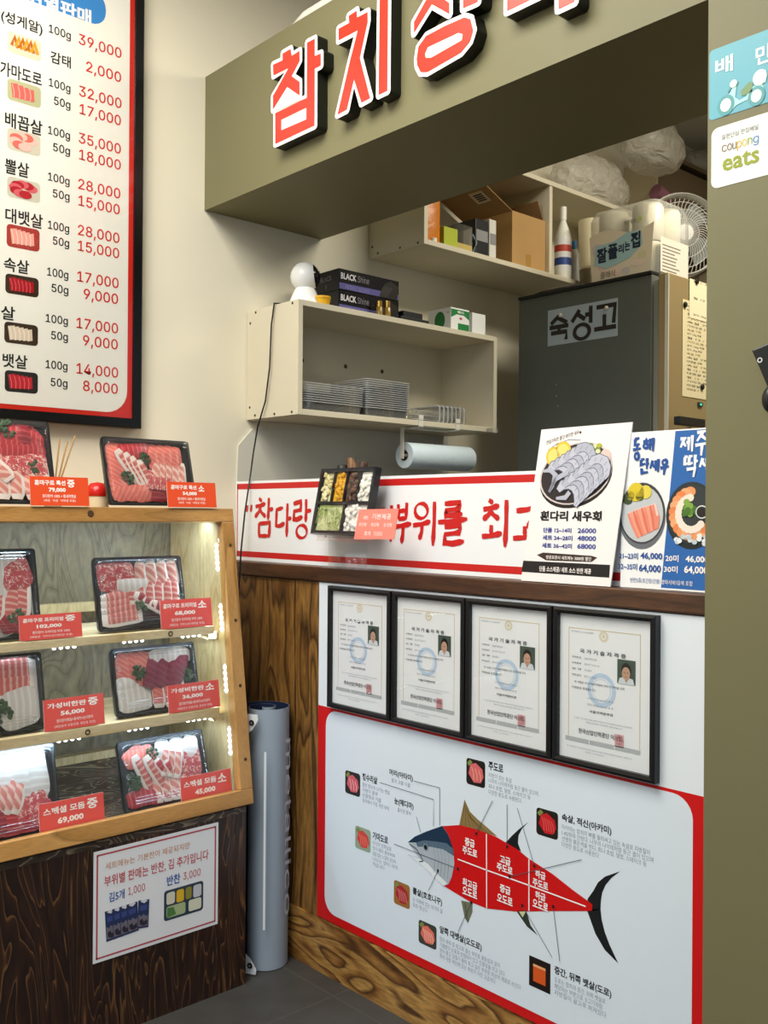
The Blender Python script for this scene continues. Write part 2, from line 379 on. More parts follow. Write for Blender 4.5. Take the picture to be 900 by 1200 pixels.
s.ppx([(478.5, 986.8), (487, 980), (500, 974.3), (519, 967.6), (526, 978), (532, 996), (533, 1012), (530, 1027), (526, 1036), (520, 1038.6), (510, 1028.5), (495, 1014), (478.5, 1001), (490, 1004.5), (494.5, 1009)], ink('a9b4bd'), 5)
s.ppx([(478.5, 986.8), (487, 980), (500, 974.3), (519, 967.6), (526, 978), (532, 995), (524, 988), (512, 986), (498, 984.5), (488, 987)], ink('15304a'), 6)
s.ppx([(488, 987), (498, 984.5), (512, 986), (524, 988), (532, 995), (532.6, 1003), (520, 995), (505, 992), (490, 992)], ink('52687c'), 6)
s.ppx([(480, 1001.5), (495, 1014), (510, 1028.5), (520, 1038), (525, 1035), (514, 1025), (502, 1012), (492, 1006)], ink('dfe6ea'), 6)
s.line([(480.5, 989), (488, 994), (494, 1003), (496.5, 1009), (492, 1009.5)], .0025, ink('3b4650'), 7, px=True)
e0 = s.uv(499.6, 992.5); s.ell(*e0, .0085, .009, ink('7c8a90'), 7); s.ell(*e0, .0055, .006, ink('0d1216'), 8)
for i in range(5): s.line([(508+i*4, 990+i), (511+i*4, 1005), (509+i*4, 1022+i*2)], .0008, ink('808c96'), 7, px=True)
wl = ink('f4f4f4')
s.line([(537, 1006.5), (571, 1019.5), (620, 1037), (687, 1062)], .003, wl, 6, px=True)
s.line([(570.7, 977), (571, 1064)], .003, wl, 6, px=True); s.line([(620.5, 1006.5), (620.5, 1067)], .003, wl, 6, px=True)
for t, x, y, x2 in (('중급', 545.5, 990, 557), ('주도로', 542.8, 999.8, 560), ('고급', 586.5, 1010.5, 599), ('주도로', 583, 1019.5, 601.5), ('최고급', 542.8, 1037, 560), ('오도로', 542.8, 1046.8, 560),
                    ('중급', 586.5, 1044.5, 599), ('오도로', 583.3, 1055, 601.5), ('하급', 628, 1027.5, 640), ('주도로', 625, 1037.5, 643), ('하급', 628, 1052.3, 640), ('오도로', 625, 1061.5, 643)):
    s.tp(t, x, y, x2, 9.2, wl, 7, .03)
for ln, dot in ((((446, 916.7), (509, 936.7), (508.7, 968)), None), (((486, 915), (516, 923), (516, 967)), None), (((488.7, 956.7), (493.5, 975)), None), (((462.5, 988.7), (537.5, 1018)), 1), (((503, 1043), (514, 1020)), 1),
                (((578, 938), (558.8, 976.7)), 1), (((595, 942), (595, 992)), 1), (((607, 946.7), (627, 1014.7)), 1), (((682.5, 1007), (598, 1027)), 1), (((537.5, 1092), (553, 1057)), 1), (((648, 1121.7), (612.8, 1060.6)), 1), (((656.7, 1126), (649, 1062)), 1)):
    s.line(list(ln), .0014, ink('4c5560'), 8, px=True)
    if dot: s.ell(*s.uv(*ln[-1]), .0035, .004, ink('1c1f24'), 8, 10)
def para(s, x, y, dy, h, rows, m, k=3):
    for i, (t, xr) in enumerate(rows): s.tp(t, x, y+dy*i, xr, h, m, k, 0)
for t, x, y, x2, h in (('정수리살', 425, 914, 442.5, 8.5), ('머리(아타미)', 456.7, 909, 484.3, 8.5), ('눈(메디마)', 462.5, 943, 485, 9), ('가마도로', 437, 983, 455, 9), ('뽈살(호호니꾸)', 484, 1048.5, 518.5, 9.5),
                       ('앞쪽 대뱃살(오도로)', 515.5, 1094, 565, 10), ('주도로', 572.7, 902, 590, 10), ('속살, 적신(아카미)', 658.6, 963, 717, 10.5), ('중간, 뒤쪽 뱃살(도로)', 650, 1142, 717, 11)):
    s.tp(t, x, y, x2, h, blk, 3, .028)
para(s, 425, 921.5, 6.1, 5, (('물은 정수리 나가는 뱃살', 457), ('지방이 풍부', 443), ('선홍빛과 가름', 447), ('참치에서 가장 귀한 부위', 456)), grey)
para(s, 459, 916.5, 6, 5, (('볼과 코를 이룸', 481),), grey); para(s, 466, 951, 6, 5, (('콜라겐 풍부', 482),), grey)
para(s, 437, 989.6, 6.2, 5, (('아가미 안쪽살로', 459), ('맛이 매우 풍부하며', 463), ('살을 씹는 느낌이 있으며', 464), ('나오는 양이 극히', 466), ('적습니다', 451)), grey)
para(s, 484, 1056, 6.6, 5.4, (('눈 아래에 있는 아가미 살', 519), ('육회 맛난다', 501)), grey)
para(s, 515.5, 1102.5, 6.6, 5.6, (('참치 복부 중 최고로 꼽는 부위로 꽃등심과 같이', 586), ('기름량이 눈꽃과 반점되어 있고 진홍빛을 띄고 있다', 592), ('맛이 좋고 감칠기 풍미 최고 깊은 부위로 최상의 재료로 쓰인다', 611), ('특히 대장 비단에 있는 부위가 가장 고급이다', 581)), grey)
para(s, 572.7, 910.5, 6.6, 5.6, (('지방이 있는 등살', 600), ('나무의 나이테처럼 둥근 결이 있으며,', 632), ('회나 초밥, 덮밥, 스테이크 등', 622), ('다양한 용도로 사용된다.', 612)), grey)
para(s, 658.6, 971.5, 6.8, 6, (('아카미는 참치의 뼈를 둘러싸고 있는 속살로 지방질이', 762), ('1.4%밖에 안된다. 나무의 나이테처럼 둥근 결이 있으며', 766), ('선명한 붉은색을 띤다. 회나 초밥, 덮밥, 스테이크 등', 758), ('다양한 용도로 사용된다.', 703)), grey)
para(s, 650, 1150.5, 7.4, 6.4, (('도로는 참치의 중간, 뒤쪽 뱃살로', 710), ('해당되는 부분으로 소고기처럼', 706), ('지방질이 골고루 퍼져있다', 711)), grey)
tag(s.build('tuna_chart_panel', org=(XP, 1.6, .155)), 'red bordered white panel with a cut up tuna diagram on the counter front', 'poster')
# ------------------------------------------------------------------ certificates
CX0, CX1 = None, None
XC = 1.722
def cert(o, wd, ht):
    t = thing('framed_certificate', o, 'black framed certificate', 'certificate', 'framed certificates on the counter front')
    o = Vector(o); f = .013; d = XP-.0005-XC
    b = MB(); q = lambda a, c, e=0: o+RY*a+UZ*c+Vector((e, 0, 0))
    outer = [(0, 0), (wd, 0), (wd, ht), (0, ht)]; inn = [(f, f), (wd-f, f), (wd-f, ht-f), (f, ht-f)]; md = [(f*.45, f*.45), (wd-f*.45, f*.45), (wd-f*.45, ht-f*.45), (f*.45, ht-f*.45)]
    b.loops([[q(*p, d) for p in outer], [q(*p, .002) for p in outer], [q(*p) for p in md], [q(*p, .002) for p in inn], [q(*p, d*.6) for p in inn]], black); b.build('frame', t)
    iw, ih = wd-2*f, ht-2*f
    s = Sheet(q(f, f, d*.6), RY, UZ); s.body([(0, 0), (iw, 0), (iw, ih), (0, ih)], .006, ink('edf1f3'))
    R = lambda x0, v0, x1, v1, m, k=1: s.rect(x0*iw, (1-v1)*ih, x1*iw, (1-v0)*ih, m, k)
    T = lambda tx, x0, v, x1, h, m=txt, bold=0: s.text(tx, x0*iw, (1-v)*ih, x1*iw, h*ih, m, 3, bold)
    gold = ink('cdb67c')
    for x0, v0, x1, v1 in ((.10, .095, .88, .099), (.10, .095, .106, .85), (.874, .095, .88, .85)): R(x0, v0, x1, v1, gold)
    s.ring(.49*iw, .865*ih, .028*iw, .05*iw, ink('ddd6bc'), 1); s.ell(.49*iw, .865*ih, .016*iw, .016*iw, ink('d8cda8'), 1)
    s.ring(.47*iw, .50*ih, .115*iw, .155*iw, ink('bcd3e8'), 1, 32); s.ring(.47*iw, .50*ih, .095*iw, .103*iw, ink('cadbea'), 1, 32)
    T('국 가 기 술 자 격 증', .23, .265, .73, .030, txt, .015)
    T('자격번호 12-3-456789', .13, .125, .38, .012, grey)
    for v, a, c, x1 in ((.305, '자격번호', '04402080415A', .42), (.345, '자격종목', '조리기능사', .45), (.385, '성 명', '생년월일', .36), (.428, '취득일자', '합격 년 월 일', .41)):
        T(a, .14, v, .245, .015); T(c, .28, v, x1, .014, grey)
    T('위 사람은 국가기술자격법에 의한 위 자격을 취득', .17, .475, .72, .016); T('하였음을 증명합니다.', .14, .515, .41, .016)
    T('자격 취득일 2012년 월 일', .32, .575, .6, .014, grey); T('발행 연월일 2016년 월 일', .32, .617, .6, .014, grey)
    T('서울지역본부장', .34, .665, .6, .019, txt, .01)
    T('이 증은 국가기술자격법 시행규칙에 따라 한국산업인력공단에서 발급하며', .17, .72, .8, .010, grey); T('이를 타인에게 대여하면 처벌 받습니다', .3, .74, .7, .010, grey)
    T('한국산업인력공단 이사장', .22, .818, .70, .034, txt, .012)
    for i in range(3): R(.07+.275*i, .853, .335+.275*i, .882, ink('b4babd'), 2)
    T('본 자격증은 한국산업인력공단 홈페이지에서 진위 여부를 확인할 수 있습니다', .09, .925, .8, .010, grey); T('문의 고객센터', .3, .945, .5, .009, grey)
    st = ink('c98c90'); s.ring(.665*iw, .19*ih, .036*iw, .05*iw, st, 4, 4, 1); R(.617, .775, .713, .86, ink('d9aeb2'), 2)
    for i in range(3): R(.63, .787+.024*i, .70, .795+.024*i, st, 3)
    R(.663, .78, .672, .855, st, 3)
    # the bearer's photo
    R(.64, .272, .83, .433, ink('45564c'), 2); px, py = .735*iw, (1-.35)*ih
    s.poly([(px-.085*iw, (1-.433)*ih), (px-.07*iw, py-.047*ih), (px, py-.03*ih), (px+.07*iw, py-.047*ih), (px+.085*iw, (1-.433)*ih)], ink('d5dde2'), 3)
    s.poly([(px-.02*iw, py-.045*ih), (px, py-.075*ih), (px+.02*iw, py-.045*ih)], ink('b98f78'), 4)
    s.ell(px, py+.008*ih, .052*iw, .05*ih, ink('1d1b1a'), 4); s.ell(px, py-.012*ih, .043*iw, .043*ih, ink('c79f86'), 5)
    for sx in (-1, 1): s.ell(px+sx*.017*iw, py-.006*ih, .007*iw, .003*ih, ink('2a211d'), 6, 8)
    s.line([(px-.012*iw, py-.036*ih), (px+.012*iw, py-.036*ih)], .0012, ink('8a4f48'), 6)
    s.line([(px, py-.008*ih), (px-.002*iw, py-.022*ih)], .001, ink('a67c66'), 6)
    s.build('certificate_sheet', t)
    g = Sheet(q(f, f, d*.6-.006), RY, UZ); g.rect(0, 0, iw, ih, CERTGLASS, 0); g.build('glass_pane', t)
    return t
CERTGLASS = clear('certificate glass', (1, 1, 1), .03, .02, .3)
spots = ((382.3, 826.4, 455.0, 676), (457.2, 846.5, 543.6, 683), (543.8, 866.5, 646, 688), (646.2, 892, 772.6, 698))
LC = ('black framed certificate nearest the display case, leftmost of the four', 'second black framed certificate from the display case', 'third black framed certificate, left of the one nearest the olive pillar', 'black framed certificate nearest the olive pillar, rightmost of the four')
lo = [on(0, XC, p[0], p[1]) for p in spots]; hi = [on(0, XC, p[2], p[3]) for p in spots]
wds = [a.y-c.y for a, c in zip(lo, hi)]; zb = [a.z for a in lo]; zt = [on(0, XC, p[0], p[3]).z for p in spots]
print('certs', [round(x, 3) for x in wds], [round(x, 3) for x in zb], [round(x, 3) for x in zt])
cw, chh = sum(wds)/4-.001, 1.1-sum(zb)/4
c0 = cert((XC, lo[0].y, sum(zb)/4), cw, chh); c0['label'] = LC[0]
for i in range(1, 4):
    c = copy_tree(c0); c.location = (XC, lo[i].y, sum(zb)/4); c['label'] = LC[i]
# ------------------------------------------------------------------ banner on the worktop
XB = 1.768
s = Sheet((XB, 2.645, 1.15), RY, UZ); bw, bh = 1.72, .253
s.body([(0, .001), (bw, .001), (bw, bh), (0, bh)], .005, white)
redb = ink('c8201f')
s.rect(.006, bh-.026, bw, bh-.008, redb, 1); s.rect(.006, .012, bw, .03, redb, 1); s.rect(.006, .012, .011, bh-.008, redb, 1)
def circ(cx, cy, rx, ry): return [(cx+rx*math.sin(a), cy+ry*math.cos(a)) for a in (2*PI*i/14 for i in range(15))]
BR = {'참': [[(.24, 1.02), (.40, .94)], [(.06, .80), (.3, .83), (.58, .88)], [(.36, .84), (.24, .66), (.03, .52)], [(.30, .72), (.42, .62), (.60, .54)], [(.76, 1.03), (.74, .75), (.72, .45)], [(.75, .72), (.98, .75)], [(.26, .36), (.26, .0)], [(.26, .35), (.82, .39), (.78, .0)], [(.26, .03), (.77, .04)]],
      '다': [[(.08, .80), (.5, .87)], [(.12, .82), (.08, .30), (.3, .31), (.6, .4)], [(.76, 1), (.74, .5), (.72, -.02)], [(.73, .52), (1, .56)]],
      '랑': [[(.08, .9), (.48, .96), (.46, .74), (.12, .70), (.1, .48), (.3, .49), (.56, .56)], [(.74, 1.02), (.74, .7), (.72, .42)], [(.74, .7), (1, .73)], circ(.52, .17, .27, .17)],
      '어': [circ(.28, .55, .24, .22), [(.80, 1), (.79, .5), (.78, 0)], [(.54, .53), (.79, .56)]],
      '의': [circ(.35, .7, .26, .2), [(.03, .33), (.4, .36), (.7, .43)], [(.87, 1.02), (.86, .5), (.83, -.03)]],
      '부': [[(.2, .98), (.22, .58)], [(.74, 1.02), (.68, .58)], [(.22, .79), (.68, .82)], [(.22, .59), (.7, .61)], [(-.02, .38), (.4, .41), (1.02, .47)], [(.52, .42), (.5, .2), (.42, -.05)]],
      '위': [circ(.34, .79, .26, .19), [(.0, .42), (.4, .46), (.72, .53)], [(.38, .46), (.36, .25), (.26, .06)], [(.88, 1.02), (.87, .5), (.82, -.08)]],
      '를': [[(.22, .97), (.78, 1.0), (.74, .85), (.26, .81), (.26, .69), (.5, .69), (.86, .73)], [(-.02, .52), (.5, .55), (1.03, .61)], [(.22, .41), (.80, .46), (.74, .28), (.24, .23), (.22, .03), (.5, .01), (.92, .08)]],
      '최': [[(.24, 1.02), (.40, .95)], [(.04, .80), (.3, .83), (.62, .89)], [(.36, .85), (.24, .68), (.03, .56)], [(.32, .74), (.44, .66), (.62, .58)], [(.34, .44), (.33, .22)], [(.0, .17), (.35, .19), (.72, .26)], [(.88, 1.02), (.87, .5), (.83, -.06)]],
      '고': [[(.1, .82), (.5, .85), (.85, .92), (.7, .6), (.5, .4)], [(.42, .45), (.42, .2)], [(-.02, .15), (.5, .18), (1.02, .22)]],
      'q': [[(.2, 1), (.12, .55)], [(.7, 1.02), (.62, .57)]]}
for ch, xl, xr, yb, hp in (('q', 288, 298, 610, 18), ('참', 298, 321, 629, 44), ('다', 322, 342, 628, 38), ('랑', 342, 365, 630, 44), ('어', 368, 386, 629, 38), ('의', 440, 462, 633, 40), ('부', 463, 482, 634, 44), ('위', 484, 513, 635, 46), ('를', 514, 547, 637, 48), ('최', 565, 598, 637, 50), ('고', 602, 634, 638, 48)):
    x0, y0 = s.uv(xl, yb); x1, y1 = s.uv(xr, yb-hp)[0], s.uv(xl, yb-hp)[1]
    th = .0125
    for si, st in enumerate(BR[ch]):
        P = [(x0+a*(x1-x0), y0+b*(y1-y0)) for a, b in st]; n = len(P)
        # resample for a brush profile
        Q = []
        for i in range(n-1):
            for j in range(3): Q.append(tuple(Vector(P[i]).lerp(Vector(P[i+1]), j/3)))
        Q.append(P[-1]); m_ = len(Q)
        if n > 10: pr = [.75+.25*math.sin(4*PI*i/m_) for i in range(m_)]
        else: pr = [(1.25-.35*math.sin(PI*min(1, i/(m_-1)*1.2)))*(1 if i < m_-1 else .45) for i in range(m_)]; pr[0] = .9
        s.line(Q, th, redb, 2+.4*si, prof=pr)
tag(s.build('lettered_banner', org=(XB, 2, 1.15)), 'long white banner with red brush lettering and red stripes standing on the counter', 'banner')
# ------------------------------------------------------------------ letters on the header
redL = mat('sign letter red', 'e0331f', .35); wL = mat('sign letter white', 'f4f3ee', .35); kL = mat('sign letter black body', '15170f', .5)
def grow(poly, wd):
    """the polygon pushed outwards by wd with rounded outer corners"""
    P = [Vector(q) for q in poly]; n = len(P)
    if sum(P[i].x*P[(i+1) % n].y-P[(i+1) % n].x*P[i].y for i in range(n)) < 0: P.reverse()
    out = []
    for i in range(n):
        d0 = (P[i]-P[i-1]).normalized(); d1 = (P[(i+1) % n]-P[i]).normalized(); n0 = Vector((d0.y, -d0.x)); n1 = Vector((d1.y, -d1.x)); cr = d0.x*d1.y-d0.y*d1.x
        if cr > .05:
            a = math.atan2(cr, d0.dot(d1)); m = 5
            for j in range(m+1):
                t = a*j/m; out.append(P[i]+Vector((n0.x*math.cos(t)-n0.y*math.sin(t), n0.x*math.sin(t)+n0.y*math.cos(t)))*wd)
        else:
            q = (n0+n1); out.append(P[i]+q*(wd/max(.4, q.dot(n0))))
    return out
def letter(polys, holes, ox, oy, sc, label):
    XL = XF-.036
    s = Sheet((XL, 2.65, ZF0), RY, UZ); g = MB(); OW = .0105
    conv = lambda pts: [s.uv(ox+x/sc, oy+y/sc) for x, y in pts]
    pl = [conv(p) for p in polys]; y = sum(p[0] for p in pl[0])/len(pl[0])
    t = thing('sign_letter', (XF, 2.65-y, ZF0+.1), label, 'sign letter', 'raised letters on the header')
    w3 = lambda p, k: s.P(p[0], p[1], k)
    ext = Vector((XF-XL, 0, 0))
    for i, p in enumerate(pl):
        g.prism([w3(q, -1.2*i) for q in grow(p, OW)], ext*(1-.012*i), kL, wL)
    g.build('letter_body', t)
    for p in pl: s.poly(p, redL, 2)
    for h in holes: s.poly(conv(h), wL, 4)
    s.build('red_face', t)
letter([[(75, 345), (160, 305), (160, 245), (230, 205), (240, 265), (310, 222), (310, 310), (240, 445), (310, 495), (310, 615), (200, 540), (75, 740), (75, 620), (210, 375), (80, 440)],
        [(375, 150), (442, 115), (442, 268), (495, 245), (495, 350), (442, 378), (440, 878), (95, 1040), (95, 770), (372, 635)]], [[(152, 830), (370, 725), (370, 825), (152, 920)], [(200, 545), (300, 618), (330, 650), (100, 750), (80, 745)]], 310, 30, 7.5, 'red sign letter nearest the cream wall, leftmost on the olive header')
letter([[(95, 270), (195, 215), (190, 150), (265, 100), (268, 165), (368, 112), (368, 210), (295, 545), (392, 920), (310, 965), (240, 745), (172, 1030), (85, 1075), (205, 560), (275, 285), (95, 380)],
        [(482, -100), (560, -145), (552, 850), (470, 890)]], [], 385, 0, 8, 'second red sign letter from the cream wall, with a tall upright stroke')
letter([[(60, 100), (160, -80), (75, -40), (75, -120), (140, -152), (140, -210), (190, -235), (190, -176), (250, -205), (250, -125), (188, -10), (222, 14), (222, 65), (142, 20), (60, 152)],
        [(285, 38), (285, -290), (355, -325), (355, -170), (400, -190), (400, -110), (355, -90), (352, 8)],
        [(72, 270), (80, 215), (115, 165), (200, 120), (290, 80), (318, 88), (330, 140), (315, 190), (275, 240), (120, 330), (90, 330), (75, 300)]], [[(112, 248), (125, 218), (265, 152), (284, 158), (280, 185), (140, 265), (115, 265)]], 470, 0, 3.913, 'third red sign letter, with a rounded ring at its foot')
letter([[(487, 52), (487, -280), (645, -360), (645, -295), (552, -248), (552, -210), (640, -254), (640, -190), (552, -146), (552, -50), (645, -96), (645, -25)],
        [(722, 42), (722, -440), (795, -475), (795, 8)]], [], 470, 0, 3.913, 'rightmost red sign letter, cut by the top of the photo')
# ------------------------------------------------------------------ white pipe above the header
pm = mat('white pipe', 'e9e6dc', .4)
t = thing('white_pipe', (1.8, 2.3, ZF1), 'white pipe lying along the top of the olive header', 'pipe')
z = ZF1+.045
b = MB(); b.tube([(1.87, 2.33, z-.02), (1.80, 2.335, z), (1.74, 2.30, z+.005), (1.72, 2.22, z+.005), (1.72, 1.9, z+.005), (1.72, 1.2, z+.005)], .024, pm, 12); b.build('pipe', t, smooth=60)
b = MB(); b.box(1.71, 1.73, 2.255, 2.285, ZF1, z, mat('pipe clip grey', 'a9a69b', .5)); b.build('pipe_clip', t)
b = MB(); b.box(1.715, 1.76, 2.20, 2.235, ZF1, z-.014, black, .002); b.build('pipe_clamp', t)
# ------------------------------------------------------------------ pedestal and display case
w_ped = wood('burnt dark brown board', ((0, '1d0f0a'), (.55, '2c160e'), (.84, '38200f'), (.95, '75502e'), (1, '2c160e')), (3.4, 3.4, .42), 8, .45, .15, .4, 2.2, 3.0, .3)
w_pedtop = wood('burnt grey brown board top', ((0, '3a2e24'), (.7, '4a3c30'), (.92, '9a8a70'), (1, '44372b')), (1.4, 4.5, 4), 12, .5, .1, .3, 1.5, 3.0)
w_pine = wood('yellow pine frame', ((0, 'a3763a'), (.4, 'b88748'), (.85, 'c29354'), (1, '8f652f')), (.8, 6, 6), 4, .45, .3, .18, .4, 2)
w_pinev = wood('yellow pine upright', ((0, 'a3763a'), (.4, 'b88748'), (.85, 'c29354'), (1, '8f652f')), (6, 6, .8), 4, .45, .3, .18, .4, 2)
w_ply = wood('grey brown plywood back', ((0, '61563f'), (.5, '7a6c50'), (.9, '6d6046'), (1, '54482f')), (2.2, 2.2, .7), 11, .55, 0, .22, 1.4, 3.0, .05)
w_side = wood('pale pine side', ((0, 'b59d70'), (.5, 'c4ad80'), (.9, 'bba474'), (1, 'a38a58')), (4, 3, .6), 7, .5, 0, .2, .8, 2.6, .05)
w_shelf = wood('pale pine shelf', ((0, 'd3bd90'), (.5, 'e2cfa6'), (1, 'cbb07c')), (.8, 5, 5), 4, .5, 0, .15, .4, 2, .05)
knot = mat('pine knot', '4a3018', .5)
CL = .30      # the case runs out of the photo on the left
t = thing('case_pedestal', (1.2, 2.45, 0), 'dark burnt wood pedestal under the lit display case', 'pedestal')
b = MB(); b.box(CL, 1.54, 2.243, W-.002, 0, .475, w_ped); b.box(CL, 1.54, 2.243, W-.002, .475, .4915, w_pedtop); b.build('pedestal_body', t)
ZC0, ZC1 = .492, 1.314
fy = lambda z, off=0: 2.232+.14*(z-.5)+off           # the slanted front plane
case = thing('display_case', (1.2, 2.45, ZC0), 'lit pine display case with sloping glass front and three rows of fish trays', 'display case')
def rail(z0, z1, x0, x1, th=.03, m=w_pine):
    b = MB(); V = Vector((0, .14, 1)).normalized(); Nn = Vector((0, -1, .14)).normalized()
    c = Vector(((x0+x1)/2, fy((z0+z1)/2), (z0+z1)/2))-Nn*(th/2)
    b.obox(c, Vector(((x1-x0)/2, 0, 0)), Nn*(th/2), V*((z1-z0)/2*1.01), m, .002); return b
XR0, XR1 = 1.518, 1.558
b = rail(1.276, ZC1, CL, XR1); b.lathe([(.0, .001), (.008, .001), (.009, 0)], Vector((1.125, fy(1.297)-.0005, 1.297)), (0, -1, .14), knot, 12); b.build('top_rail', case)
rail(ZC0+.006, .54, CL, XR1).build('bottom_rail', case)
b = rail(.54, 1.276, XR0, XR1, .03, w_pinev)
for zz in (1.21, 1.0, .82, .62): b.lathe([(0, .001), (.004, .001), (.005, 0)], Vector((1.540, fy(zz)-.0005, zz)), (0, -1, .14), knot, 10)
b.build('right_stile', case)
b = MB(); b.box(CL, XR1-.002, 2.375, W-.003, 1.290, ZC1-.001, w_pine); b.build('top_panel', case)
b = MB(); b.box(CL, XR1-.003, 2.632, W-.003, ZC0+.001, 1.289, w_ply); b.box(CL, 1.52, 2.60, 2.632, ZC0+.001, .617, w_side); b.box(CL, 1.52, 2.60, 2.632, 1.02, 1.045, w_side); b.build('back_panel', case)
b = MB()
b.prism([(1.522, fy(.54, .032), .493), (1.522, 2.631, .493), (1.522, 2.631, 1.289), (1.522, fy(1.289, .032), 1.289)], (.033, 0, 0), w_side); b.build('side_panel', case)
b = MB(); b.prism([(CL, 2.292, .4925), (CL, 2.60, .4925), (CL, 2.60, .595), (CL, 2.292, .498)], (1.521-CL, 0, 0), w_pedtop); b.build('sloping_floor', case)
glass = clear('display case glass', (.985, 1, .995), .03, .02, .3)
b = MB(); b.face([(CL, fy(.53, .012), .53), (XR0+.01, fy(.53, .012), .53), (XR0+.01, fy(1.285, .012), 1.285), (CL, fy(1.285, .012), 1.285)], glass); b.build('glass_pane', case)
lamp = mat('led bead', 'f4f8ff', .3, emit=16, emitcol='eaf3ff'); strip = mat('led strip', 'dfe7ee', .4)
def led(p0, p1, n, nrm):
    """a short strip of led beads from p0 to p1 facing nrm"""
    p0, p1 = Vector(p0), Vector(p1); d = (p1-p0); nrm = Vector(nrm).normalized(); sd = d.normalized().cross(nrm)
    b = MB(); b.obox((p0+p1)/2-nrm*.001, d*.5, sd*.006, nrm*.001, strip)
    for i in range(n): b.ball(p0+d*((i+.5)/n)+nrm*.002, .0048, (1, 1, .8), lamp, 1)
    b.build('led_strip', case)
SH = []
for zt, th, kx in ((.985, .022, 1.35), (.763, .026, 1.10)):
    yf = fy(zt, .03)
    b = MB(); b.box(CL, 1.488, yf, 2.6315, zt-th, zt, w_shelf, .0015); b.lathe([(.004, .0006), (.007, .0008), (.0075, 0)], Vector((kx, yf-.0004, zt-th*.5)), (0, -1, 0), knot, 12)
    b.build('shelf', case)
    b = MB(); b.box(1.488, 1.5215, yf+.03, 2.6315, zt-th-.018, zt-th+.002, w_side); b.build('shelf_bracket', case)
    zl = zt-th-.0012
    for px in (.78, 1.06, 1.25, 1.425): led((px-.035, yf+.02, zl), (px+.035, yf+.02, zl), 4, (0, -.25, -1))
for z0 in (1.17, 1.0, .83, .66): led((1.5215, fy(z0, .038), z0-.035), (1.5215, fy(z0+.07, .038), z0+.045), 5, (-1, -.2, 0))
led((.8, 2.40, 1.2885), (1.45, 2.40, 1.2885), 8, (0, 0, -1))
LE = ((CL+XR0)/2+.25, .7)
for z, e in ((1.286, 3.2), (.955, 2.3), (.73, 1.7)):
    l = area('display_case_led', (1.1, fy(z, .075), z-.006), (1.1, fy(z, .075)+.07, z-.3), .82, .02, e, (.60, .80, 1))
l = area('display_case_led', (1.512, fy(.9, .06), .9), (1.2, fy(.9, .16), .9), .012, .66, 1.6, (.60, .80, 1))
# ------------------------------------------------------------------ fish trays
akami = flesh('akami red fish', '8f1526', 'b23a44', 22, .7, .3); akami2 = flesh('bright red tuna', 'b01f2c', 'd0555a', 24, .7, .3)
purple = flesh('dark tuna loin', '7d1836', '93304c', 20, .7, .3)
otoro = flesh('fatty tuna', 'cc6059', 'e2aa9c', 20, .45, .5, dist=3.5); otoro2 = flesh('pale fatty tuna', 'd68274', 'ebc3b4', 16, .4, .5, dist=4, rot=.6)
salm = flesh('pink tuna belly', 'd8695c', 'df8878', 26, .5, .5, rot=.5); whitef = flesh('white fish', 'd6ccc2', 'e6dfd6', 18, .5, .4); marb = flesh('marbled tuna', 'c0434a', 'edcdbf', 120, .53, .1, net=True)
fat = mat('white fat edge', 'efe3d8', .35); parsley = mat('curly parsley', '2c4a22', .6, vary=.45, bumpscale=160); leafm = mat('perilla leaf', '39522f', .6)
trayk = mat('black tray', '131417', .3); lidm = clear('clear tray lid', (.99, .995, 1), .03, .06, .42, haze=.03)
SM = {}
def slice_me(L, wd, m, edge=None, th=.007):
    k = (round(L, 3), round(wd, 3), m.name, bool(edge))
    if k in SM: return SM[k]
    b = MB(); b.use(m); nx, ny = 8, 4; G = []
    if edge: b.use(edge); b.use(m)
    for i in range(nx+1):
        u = i/nx*2-1; hw = wd/2*(1-abs(u)**5*.35); row = []
        for j in range(ny+1):
            v = j/ny*2-1; z = th*(1-.55*abs(u)**3)*(1-.5*abs(v)**3)
            row.append(b.bm.verts.new((u*L/2, v*hw+.04*wd*math.sin(u*3), z)))
        G.append(row)
    for i in range(nx):
        for j in range(ny):
            f = b.bm.faces.new((G[i][j], G[i+1][j], G[i+1][j+1], G[i][j+1])); f.material_index = 1 if False else b.mats.index(edge) if edge and (j == 0 or i in (0, nx-1)) else b.mats.index(m)
    rim = [G[i][0] for i in range(nx+1)]+[G[nx][j] for j in range(1, ny+1)]+[G[i][ny] for i in range(nx-1, -1, -1)]+[G[0][j] for j in range(ny-1, 0, -1)]
    low = [b.bm.verts.new((v.co.x, v.co.y, 0)) for v in rim]
    for i in range(len(rim)):
        f = b.bm.faces.new((rim[i], rim[(i+1) % len(rim)], low[(i+1) % len(rim)], low[i])); f.material_index = b.mats.index(edge or m)
    b.bm.faces.new(low).material_index = 0
    o = b.build('sashimi_slice', local=True, smooth=50); SM[k] = o.data; bpy.data.objects.remove(o); return SM[k]
def rloop(x0, y0, x1, y1, r, z): return [(x, y, z) for x, y in rr(x0, y0, x1, y1, r, 4)]
